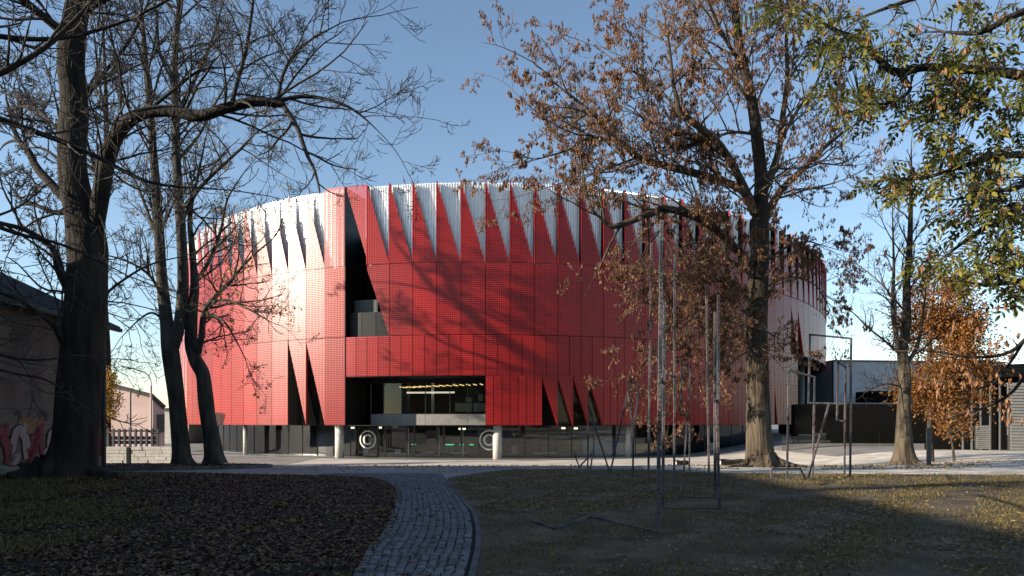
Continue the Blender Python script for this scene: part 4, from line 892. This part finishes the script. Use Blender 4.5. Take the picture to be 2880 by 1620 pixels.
# big tree full of hanging brown seeds
d = 25
T5 = [(2142, 1322, d, 1.05), (2140, 1305, d, .78), (2138, 1275, d, .60), (2134, 1200, d, .52), (2130, 1060, d, .47), (2127, 950, d, .46), (2132, 800, d, .42), (2138, 700, d, .39), (2138, 600, d, .34), (2140, 500, d, .27), (2130, 400, d, .25), (2114, 280, d, .21), (2085, 150, d, .17), (2066, 0, d, .13), (2060, -160, d, .08), (2058, -300, d, .03)]
L5 = [[(2122, 600, d, .20), (2090, 537, 24.6, .18), (2030, 510, 24.2, .17), (1950, 486, 23.8, .16), (1870, 466, 23.5, .15), (1800, 446, 23.2, .14), (1758, 410, 23, .13), (1715, 380, 22.8, .11), (1690, 340, 22.6, .09), (1650, 305, 22.4, .07), (1605, 270, 22.3, .05), (1550, 225, 22.2, .03)],
      [(1716, 393, 22.8, .07), (1650, 391, 22.9, .06), (1600, 420, 23, .045), (1540, 440, 23.2, .03), (1480, 455, 23.4, .018)],
      [(2110, 560, d, .16), (2067, 475, 24, .15), (2042, 432, 23.6, .145), (2010, 392, 23.2, .14), (1960, 352, 22.8, .135), (1912, 316, 22.5, .12), (1904, 280, 22.4, .09), (1892, 225, 22.3, .07), (1885, 150, 22.2, .05), (1870, 50, 22, .03)],
      [(2118, 745, d, .20), (2082, 712, 24.4, .18), (2032, 662, 23.8, .16), (1985, 626, 23.3, .15), (1930, 601, 22.9, .145), (1870, 588, 22.5, .14), (1820, 605, 22.2, .13), (1770, 624, 22, .12), (1722, 637, 21.8, .10), (1692, 616, 21.8, .06), (1662, 580, 21.9, .045), (1642, 500, 22, .04), (1630, 420, 22.1, .02)],
      [(2150, 620, d, .18), (2192, 542, 25.4, .16), (2252, 482, 25.8, .13), (2312, 422, 26.2, .09), (2372, 372, 26.6, .06), (2430, 335, 27, .03)],
      [(2148, 540, d, .17), (2186, 440, 25.4, .15), (2200, 340, 25.8, .13), (2214, 220, 26, .10), (2212, 100, 26.2, .08), (2230, -20, 26.4, .05)],
      [(2192, 400, 25.6, .09), (2242, 312, 26, .07), (2292, 242, 26.4, .055), (2330, 150, 26.8, .03)],
      [(2118, 300, d, .10), (2070, 230, 25.6, .085), (2000, 160, 26, .06), (1950, 60, 26.4, .05), (1920, -40, 26.8, .03)],
      [(2136, 380, d, .07), (2060, 372, 24.5, .06), (1990, 395, 24, .05), (1920, 412, 23.6, .04), (1830, 416, 23.2, .025)],
      [(2128, 790, d, .07), (2060, 735, 23.6, .06), (1990, 725, 22.8, .05), (1930, 765, 22.2, .04), (1890, 840, 21.8, .02)],
      [(2124, 900, d, .06), (2050, 850, 23.5, .05), (1975, 860, 22.5, .04), (1915, 930, 22, .02)],
      [(2124, 960, d, .05), (2060, 950, 23.8, .04), (2000, 985, 23, .03), (1950, 1040, 22.6, .015)],
      [(2122, 860, d, .05), (2060, 800, 23.2, .045), (1985, 800, 22.4, .035), (1910, 860, 21.8, .025), (1870, 930, 21.6, .012)],
      [(2122, 930, d, .05), (2060, 895, 23.4, .04), (2000, 910, 22.6, .03), (1950, 960, 22.2, .02), (1925, 1020, 22, .01)],
      [(2060, 735, 23.6, .04), (1990, 690, 23, .035), (1930, 690, 22.4, .03), (1880, 740, 22, .02)],
      [(2122, 985, d, .04), (2080, 1000, 23.8, .03), (2040, 1035, 23.4, .02), (2010, 1070, 23.2, .01)],
      [(2150, 810, d, .05), (2220, 780, 25.4, .04), (2290, 800, 25.8, .03), (2325, 850, 26, .012)],
      [(2148, 740, d, .06), (2220, 690, 25.6, .05), (2280, 680, 26, .035), (2320, 700, 26.3, .015)],
      [(2100, 200, d, .09), (2040, 110, 24, .07), (1990, 0, 23.4, .05), (1950, -80, 23, .03)],
      [(1800, 440, 23.2, .05), (1720, 470, 23.6, .04), (1640, 500, 24, .03), (1560, 520, 24.3, .015)],
      [(1700, 350, 22.6, .05), (1620, 330, 23.4, .04), (1540, 330, 23.8, .03), (1490, 300, 24, .015)],
      [(1900, 300, 22.5, .06), (1830, 230, 23.2, .05), (1760, 190, 23.6, .035), (1700, 150, 24, .02)],
      [(1985, 390, 23, .05), (1900, 380, 24, .04), (1810, 330, 24.6, .03), (1730, 290, 25, .02)]]
t5, tips5 = make_tree('seed_laden_tree', 'thick spreading tree hung with brown seed clusters in front of the red wall', None, thin([T5], .86)[0], thin(L5, .85), dict(PAR, trop=(.1, .12, .08, 0), kids=(0, 4, 4, 3), dense=1), 61, M['bark_light'], M['twig_light'], 2.3, 3.2, .20, up=.3, lvl=4, tbark=M['bark_with_shade'])
def seed_mesh(i):
    g = np.random.default_rng(90 + i); n = 6; pos = g.normal(0, .016, (n, 3)); pos[:, 2] = -g.uniform(0, .07, n)
    V, T = quads_leaf(pos, [(0, 0, -1)] * n, .115, .042, 200 + i, .17); me = bpy.data.meshes.new('seed_cluster'); me.from_pydata(V.tolist(), [], T.tolist()); me.materials.append(M['seed']); me.update(); return me, V, T
seeds = [seed_mesh(i) for i in range(6)]
def hang_seeds(tree, tips, prob, seed, scale=1.0, parts=300):
    r = random.Random(seed); pts = [p for p, _ in tips if r.random() < prob and p.z > 0.8]; off = wloc(tree)
    def vis(p): x, y, _ = ap(p); return 0 <= x <= 2880 and 0 <= y <= 1620
    pts.sort(key=lambda p: (not vis(p), p.y)); V = []; T = []; nb = 0
    for i, p in enumerate(pts):
        me, v, tt = seeds[r.randrange(6)]; s = scale * r.uniform(.75, 1.3); a = r.uniform(0, 6.28)
        if i < parts:
            o = link('seed_cluster', me, None, tree); o.location = p - off; o.scale = (s, s, s); o.rotation_euler = (0, 0, a)
        else:
            c, sn = math.cos(a), math.sin(a); w = v * s; w = np.stack([w[:, 0] * c - w[:, 1] * sn, w[:, 0] * sn + w[:, 1] * c, w[:, 2]], 1) + np.array(p); V.append(w); T.append(tt + nb); nb += len(w)
    if V: o = np_mesh('seed_clusters', np.concatenate(V), None, np.concatenate(T), M['seed'], tree); o['kind'] = 'stuff'
    return len(pts)
__import__('sys').stderr.write('tips5 %d %d\n' % (len(tips5), hang_seeds(t5, tips5, 1.0, 71, .66)))

# overhanging branches with green pinnate leaves: a tree standing just outside the frame
T6 = [(3260, 1500, 9.5, .42), (3250, 1200, 9.5, .32), (3240, 800, 9.5, .30), (3230, 400, 9.5, .26), (3220, 0, 9.5, .2), (3200, -500, 9.5, .05)]
L6 = [[(3230, 330, 9.5, .12), (2980, 240, 9.2, .085), (2880, 215, 9, .065), (2790, 198, 9, .06), (2700, 195, 9, .055), (2600, 190, 9.1, .052), (2520, 202, 9.2, .05), (2470, 165, 9.3, .045), (2420, 115, 9.4, .04), (2340, 80, 9.6, .025), (2260, 30, 9.8, .012)],
      [(3230, 480, 9.5, .10), (2950, 440, 9, .055), (2800, 440, 8.8, .04), (2700, 470, 8.8, .03), (2600, 500, 8.9, .022), (2500, 505, 9, .012)],
      [(3235, 640, 9.5, .10), (2950, 580, 9, .05), (2840, 600, 8.8, .04), (2740, 660, 8.7, .03), (2660, 720, 8.7, .012)],
      [(3225, 150, 9.5, .10), (2980, 20, 9, .06), (2860, 40, 8.8, .045), (2760, 90, 8.8, .035), (2660, 90, 9, .015)],
      [(3240, 800, 9.5, .08), (2980, 760, 9, .045), (2870, 790, 8.8, .035), (2780, 800, 8.8, .02), (2700, 790, 8.8, .01)],
      [(3225, 60, 9.5, .08), (2950, -60, 9.4, .06), (2700, -40, 9.6, .04), (2500, 20, 9.8, .025), (2400, 60, 10, .012)],
      [(2520, 202, 9.2, .03), (2560, 250, 9.1, .026), (2500, 290, 9.2, .02), (2420, 290, 9.3, .012)],
      [(2800, 200, 9, .03), (2760, 290, 8.9, .026), (2690, 320, 8.8, .02), (2620, 340, 8.8, .012)],
      [(2900, 500, 9, .03), (2860, 530, 8.7, .026), (2780, 540, 8.6, .02), (2700, 560, 8.6, .012)],
      [(3240, 900, 9.5, .05), (2950, 920, 9.2, .03), (2840, 990, 9.1, .022), (2740, 1005, 9, .018), (2640, 990, 9, .012), (2570, 985, 9, .008)],
      [(3240, 860, 9.5, .05), (2960, 960, 9.3, .03), (2850, 1100, 9.2, .02), (2760, 1150, 9.1, .014), (2690, 1170, 9, .008)],
      [(2900, 925, 9.2, .02), (2820, 1050, 9.1, .016), (2760, 1090, 9, .012), (2680, 1080, 9, .007)]]
t6, _ = make_tree('leafy_ash_tree', 'tree with green and yellowing pinnate leaves reaching in over the lawn', None, T6, L6, dict(PAR, kids=(0, 2, 2, 3), tip=.003), 81, M['bark_dark'], M['twig_light'], 2.2, .55, .04, lvl=2, up=0.0)
def frond_mesh(i):
    r = random.Random(300 + i); V = []; T = []; n = r.choice((4, 5, 5)); L = .34
    def leaflet(p, d, l):
        d = Vector(d).normalized(); s = d.cross(Vector((0, 0, 1))).normalized(); w = l * .19; k = len(V); dz = Vector((0, 0, -1))
        V.extend([p, p + d * l * .3 + s * w, p + d * l * .65 + s * w * .85 + dz * l * .06, p + d * l + dz * l * .14, p + d * l * .65 - s * w * .85 + dz * l * .06, p + d * l * .3 - s * w])
        T.extend([(k, k + 1, k + 5), (k + 1, k + 2, k + 4), (k + 1, k + 4, k + 5), (k + 2, k + 3, k + 4)])
    pt = lambda t: Vector((L * t, 0, -L * .35 * t * t))
    for j in range(n):
        t = .25 + .65 * j / (n - 1)
        for sg in (-1, 1): leaflet(pt(t), (.55 + r.uniform(-.15, .15), sg, r.uniform(-.45, .05)), .105 * r.uniform(.85, 1.15))
    leaflet(pt(1), (1, 0, -.6), .11)
    for a, b in ((0, .5), (.5, 1)):
        k = len(V); p, q = pt(a), pt(b); V.extend([p + Vector((0, .003, 0)), p - Vector((0, .003, 0)), q - Vector((0, .002, 0)), q + Vector((0, .002, 0))]); T.extend([(k, k + 1, k + 2), (k, k + 2, k + 3)])
    me = bpy.data.meshes.new('leaf_frond'); me.from_pydata([tuple(v) for v in V], [], T); me.materials.append(M['green_leaf']); me.update(); return me, np.array([tuple(v) for v in V]), np.array(T)
fronds = [frond_mesh(i) for i in range(6)]
r = random.Random(17)
PATCH = [(2300, 40, 130, 50, 26), (2400, 110, 100, 60, 30), (2560, 110, 110, 60, 26), (2680, 170, 90, 60, 36), (2800, 110, 80, 70, 26), (2420, 280, 90, 50, 28), (2480, 240, 70, 40, 16), (2350, 250, 50, 40, 10), (2660, 250, 70, 50, 22), (2620, 330, 70, 60, 26), (2740, 260, 60, 40, 18), (2830, 320, 60, 60, 26), (2860, 230, 40, 40, 12), (2520, 500, 80, 45, 26), (2600, 500, 50, 40, 14), (2740, 470, 80, 60, 36), (2700, 400, 60, 40, 18), (2840, 450, 60, 60, 30), (2790, 550, 70, 50, 30), (2860, 600, 40, 60, 22), (2700, 600, 50, 40, 16), (2640, 720, 60, 50, 18), (2720, 760, 60, 40, 22), (2830, 720, 60, 50, 28), (2860, 800, 40, 40, 14), (2780, 680, 60, 40, 16), (2200, 20, 80, 30, 10), (2330, 130, 60, 40, 12), (2760, 20, 90, 40, 20)]
limbs6 = [limb_pts(g)[0] for g in L6]; allp = np.concatenate(limbs6)
fr = []; stems = []; pods = []
for x, y, rx, ry, n in PATCH:
    for _ in range(int(n * 1.25)):
        a = r.uniform(0, 6.283); q = math.sqrt(r.random()); p = PX(x + rx * q * math.cos(a), y + ry * q * math.sin(a), 9 + r.uniform(-.9, .9))
        i = int(np.argmin(np.linalg.norm(allp - np.array(p), axis=1))); b = Vector(allp[i]); v = p - b
        if v.length > 1.2: b = p - v.normalized() * 1.0
        fr.append((p, v.normalized())); 
        if r.random() < .45: m_ = (b + p) / 2 + UP * .06; stems.append(([tuple(b), tuple(m_), tuple(p)], [.008, .006, .004]))
        if r.random() < .30: pods.append((p + Vector((r.uniform(-.1, .1), r.uniform(-.1, .1), -.02)), None))
V, Qd = tubes_np(stems, 4); o = np_mesh('leaf_stalks', V, Qd, None, M['twig'], t6, True); o['kind'] = 'stuff'
fr.sort(key=lambda f: f[0].y); off6 = wloc(t6); FV = []; FT = []; nb = 0
for i, (p, v) in enumerate(fr):
    me, vv, tt = fronds[r.randrange(6)]; s = r.uniform(.7, 1.15); az = math.atan2(v.y, v.x) + r.gauss(0, .9); rot = Matrix.Rotation(az, 3, 'Z') @ Matrix.Rotation(r.gauss(.35, .35), 3, 'Y') @ Matrix.Rotation(r.gauss(0, .6), 3, 'X')
    if i < 300:
        o = link('leaf_frond', me, None, t6); o.location = p - off6; o.rotation_euler = rot.to_euler(); o.scale = (s, s, s)
    else:
        FV.append((vv * s) @ np.array(rot).T + np.array(p)); FT.append(tt + nb); nb += len(vv)
o = np_mesh('leaf_fronds', np.concatenate(FV), None, np.concatenate(FT), M['green_leaf'], t6); o['kind'] = 'stuff'
for x, y, rx, ry, n in ((2760, 1010, 120, 60, 30), (2700, 1090, 110, 60, 24), (2800, 900, 80, 60, 12), (2640, 880, 60, 60, 8), (2840, 1150, 40, 40, 8)):
    for _ in range(n): pods.append((PX(x + r.uniform(-rx, rx), y + r.uniform(-ry, ry), 9 + r.uniform(-.3, .3)), None))
hang_seeds(t6, pods, 1.0, 83, .72, 200)

# bare conical tree, orange tree, sapling, stake near the pavilion
d = 29
T7 = [(2545, 1307, d, .85), (2543, 1290, d, .62), (2542, 1240, d, .44), (2543, 1150, d, .34), (2545, 1060, d, .31), (2538, 990, d, .26), (2550, 900, d, .22), (2550, 800, d, .19), (2558, 700, d, .15), (2562, 560, d, .10), (2563, 450, d, .04), (2563, 400, d, .015)]
L7 = [[(2535, 1010, d, .18), (2520, 940, d, .13), (2510, 860, d, .11), (2514, 760, d, .08), (2511, 640, d, .04), (2510, 560, d, .015)],
      [(2550, 1020, d, .14), (2575, 985, d, .11), (2590, 930, d, .08), (2600, 850, d, .05), (2610, 760, d, .02)],
      [(2535, 1000, d, .08), (2490, 960, 28.6, .06), (2440, 920, 28.3, .045), (2400, 880, 28, .03), (2355, 850, 27.8, .012)],
      [(2548, 880, d, .06), (2480, 800, 29.5, .04), (2420, 750, 30, .025), (2370, 720, 30, .01)],
      [(2540, 1090, d, .06), (2490, 1080, 28.6, .04), (2440, 1100, 28.2, .02)],
      [(2558, 700, d, .04), (2610, 620, 29.4, .03), (2660, 540, 29.7, .012)], [(2558, 740, d, .04), (2500, 660, 28.6, .03), (2460, 570, 28.4, .012)],
      [(2552, 820, d, .05), (2620, 740, 29.4, .03), (2680, 680, 29.7, .012)]]
make_tree('bare_cone_tree', 'bare conical tree with a flared base near the grey annex', 'bare trees', thin([T7], .76)[0], thin(L7, .75), dict(PAR, trop=(.1, .1, .05, 0), kids=(0, 3, 4, 5)), 91, M['bark_light'], M['twig'], 2.4, 1.9, .2, tbark=M['bark_with_shade'])
def leaf_tree(name, label, trunk, crown, n, lsize, mat, seed, bark, group=None):
    P0, R0 = limb_pts(trunk); t = thing(name, Vector(P0[0]), label, 'tree', group); r = random.Random(seed); g = np.random.default_rng(seed)
    v, q = tubes_np([(P0, R0)], 10, .04); np_mesh('trunk', v, q, None, bark, t, True)
    (cx, cy, cd), (rx, ry) = crown; c = PX(cx, cy, cd); sx, sz = rx / F * cd, ry / F * cd
    bl = []; cl = []
    for i in range(70):
        while True:
            u = Vector((r.uniform(-1, 1), r.uniform(-1, 1), r.uniform(-1, 1)))
            if u.length < 1: break
        e = c + Vector((u.x * sx * (1 - .35 * max(0, u.z)), u.y * sx * (1 - .35 * max(0, u.z)), u.z * sz)); cl.append((e, r.uniform(.18, .42) * sx))
        k = int(np.argmin(np.abs(P0[:, 2] - (e.z - .5 * abs(u.x) * sx)))); b = Vector(P0[k]); m_ = b.lerp(e, .5) + UP * .1; bl.append(([tuple(b), tuple(m_), tuple(e)], [.035, .02, .008]))
    v, q = tubes_np(bl, 4); o = np_mesh('branches', v, q, None, M['twig_light'], t, True); o['kind'] = 'stuff'
    pos = []
    for i in range(n): e, q = cl[r.randrange(len(cl))]; pos.append(np.array(e) + g.normal(0, .55, 3) * q)
    V, T = quads_leaf(pos, [(0, 0, -.5)] * n, lsize, lsize * .7, seed, .8); o = np_mesh('crown', V, None, T, mat, t); o['kind'] = 'stuff'
    return t
leaf_tree('orange_column_tree', 'narrow tree full of orange autumn leaves in front of the pavilion', [(2618, 1300, 34, .16), (2616, 1200, 34, .13), (2614, 1050, 34, .12), (2618, 900, 34, .08), (2630, 790, 34, .03)], ((2645, 1000, 34), (118, 250)), 24000, .14, M['orange_leaf'], 101, M['bark_grey'])
leaf_tree('young_sapling', 'thin young sapling with a few dry leaves beside the orange tree', [(2684, 1298, 32, .06), (2680, 1260, 32, .05), (2674, 1220, 32, .04), (2670, 1150, 32, .02)], ((2690, 1190, 32), (48, 48)), 700, .13, M['orange_leaf'], 102, M['bark_light'])
leaf_tree('yellow_tree', 'yellow-leaved tree showing between the house corner and the pink building', [(296, 1255, 44, .14), (296, 1180, 44, .1), (300, 1080, 44, .04)], ((300, 1120, 44), (36, 90)), 3500, .13, M['yellow_leaf'], 103, M['bark_dark'])
st = thing('tree_stake', PX(2612, 1302, 28), 'dark square stake in front of the orange tree', 'post'); b0 = PX(2612, 1302, 28); b0.z = ground_z(b0.x, 28) - .05
MB().bar(b0, PX(2612, 1205, 28), .13).build('post', M['dark_grey'], st); MB().bar(PX(2612, 1205, 28), PX(2612, 1203.5, 28), .16).build('cap', M['dark_grey'], st)

# ------------------------------------------------------------------ leaf litter and grass
def scatter(name, label, n, xr, yr, ok, mat, length, width, seed, cat, upright=False, lift=.035, dens=None):
    g = np.random.default_rng(seed); P = []; 
    while len(P) < n:
        x = g.uniform(*xr); y = yr[0] + (yr[1] - yr[0]) * g.random() ** 1.25
        if not ok(x, y): continue
        if dens and g.random() > dens(x, y): continue
        P.append((x, y, ground_z(x, y) + lift + g.uniform(0, .02)))
    dirs = g.normal(0, 1, (n, 3)); dirs[:, 2] *= .22
    if upright: dirs = np.stack([g.normal(0, .5, n), g.normal(0, .5, n), np.full(n, 1.0)], 1)
    dirs /= np.linalg.norm(dirs, axis=1, keepdims=True)
    if not upright:
        pos = np.array(P); L = length * g.uniform(.6, 1.3, n)[:, None]; Wd = width * g.uniform(.6, 1.3, n)[:, None]; up_ = np.array([[0, 0, 1.0]])
        s = np.cross(dirs, up_ + g.normal(0, .35, (n, 3))); s /= np.linalg.norm(s, axis=1, keepdims=True); nn = np.cross(s, dirs)
        a = pos - dirs * L / 2; b = pos + dirs * L / 2 + nn * L * .15; l = pos + s * Wd / 2 + nn * Wd * .3; rr = pos - s * Wd / 2 + nn * Wd * .25
        V = np.stack([a, l, b, rr], 1).reshape(-1, 3); k = np.arange(n)[:, None] * 4; T = np.concatenate([k + np.array([[0, 2, 1]]), k + np.array([[0, 3, 2]])])
    else: V, T = quads_leaf(P, dirs, length, width, seed, .1)
    o = np_mesh(name, V, None, T, mat); tag(o, label, cat, kind='stuff'); return o
def patchy(sc, seed):
    ph = random.Random(seed).uniform(0, 9)
    def f(x, y): v = math.sin(x * sc + ph) * math.sin(y * sc * 1.3 + ph * 2) + .6 * math.sin(x * sc * 2.3 - y * sc * 1.7 + ph); return max(.06, min(1, .5 + .55 * v))
    return f
scatter('fallen_leaves', 'brown leaf litter covering the dark bed beside the path', 50000, (-17, -1.2), (5.5, 19.6), lambda x, y: x < xbed(y) - .02 + abs(math.sin(y * 7.3 + 3 * math.sin(x * 9))) * .16 and x > -.8 * y - 1, M['litter'], .068, .046, 1, 'leaves', dens=lambda x, y: .25 + .75 * patchy(1.7, 4)(x, y))
scatter('bed_leaves', 'brown leaves in the oval bed under the twin trees', 5000, (-20, -8.6), (22, 27.2), lambda x, y: ((x - IC[0]) / IR[0]) ** 2 + ((y - IC[1]) / IR[1]) ** 2 < .97, M['litter'], .10, .065, 2, 'leaves', lift=.09)
scatter('lawn_leaves', 'pale dry leaves scattered over the thin lawn', 12000, (-2, 17), (5.5, 22.4), lambda x, y: x > xright(y) + .2 + max(0, (y - 19)) * .6 and x < min(.8 * y + 1, float(np.interp(y, [18.2, 20.6, 22.5], [46, 6.2, 4.6])) + .3), M['litter_pale'], .065, .035, 3, 'leaves', dens=lambda x, y: patchy(1.1, 1)(x, y) * patchy(.45, 12)(x, y))
scatter('grass', 'short thin grass tufts on the trodden lawn', 42000, (-2, 17), (5.5, 22.4), lambda x, y: x > xright(y) + .2 + max(0, (y - 19)) * .6 and x < min(.8 * y + 1, float(np.interp(y, [18.2, 20.6, 22.5], [46, 6.2, 4.6])) + .3), M['grass'], .07, .010, 4, 'grass', upright=True, lift=.015, dens=patchy(1.5, 2))
scatter('verge_grass', 'dark grass around the foot of the big bare tree', 16000, (-14, -5.5), (7, 18), lambda x, y: x > -.8 * y - 1 and x < -.50 * y, M['grass'], .10, .012, 5, 'grass', upright=True, lift=.03, dens=lambda x, y: max(0, min(1, (-.5 * y - x) / 3.0)) * patchy(1.2, 9)(x, y))
scatter('cobble_leaves', 'single brown leaves lying on the cobbles', 260, (-3, 1.2), (6.5, 18), lambda x, y: xleft(y) < x < xright(y), M['litter'], .075, .045, 16, 'leaves', lift=.055)
scatter('path_leaves', 'a few stray leaves on the paving where the path ends', 900, (-8, 4), (16, 30), lambda x, y: x > xbed(min(y, 19.7)) or y > 20, M['litter'], .09, .05, 6, 'leaves', lift=.02)
scatter('strip_leaves', 'orange-brown leaves along the sunlit gravel strip', 2600, (6, 26), (22.6, 33), lambda x, y: x < .8 * y, M['litter_pale'], .11, .06, 8, 'leaves', lift=.02, dens=patchy(.7, 5))
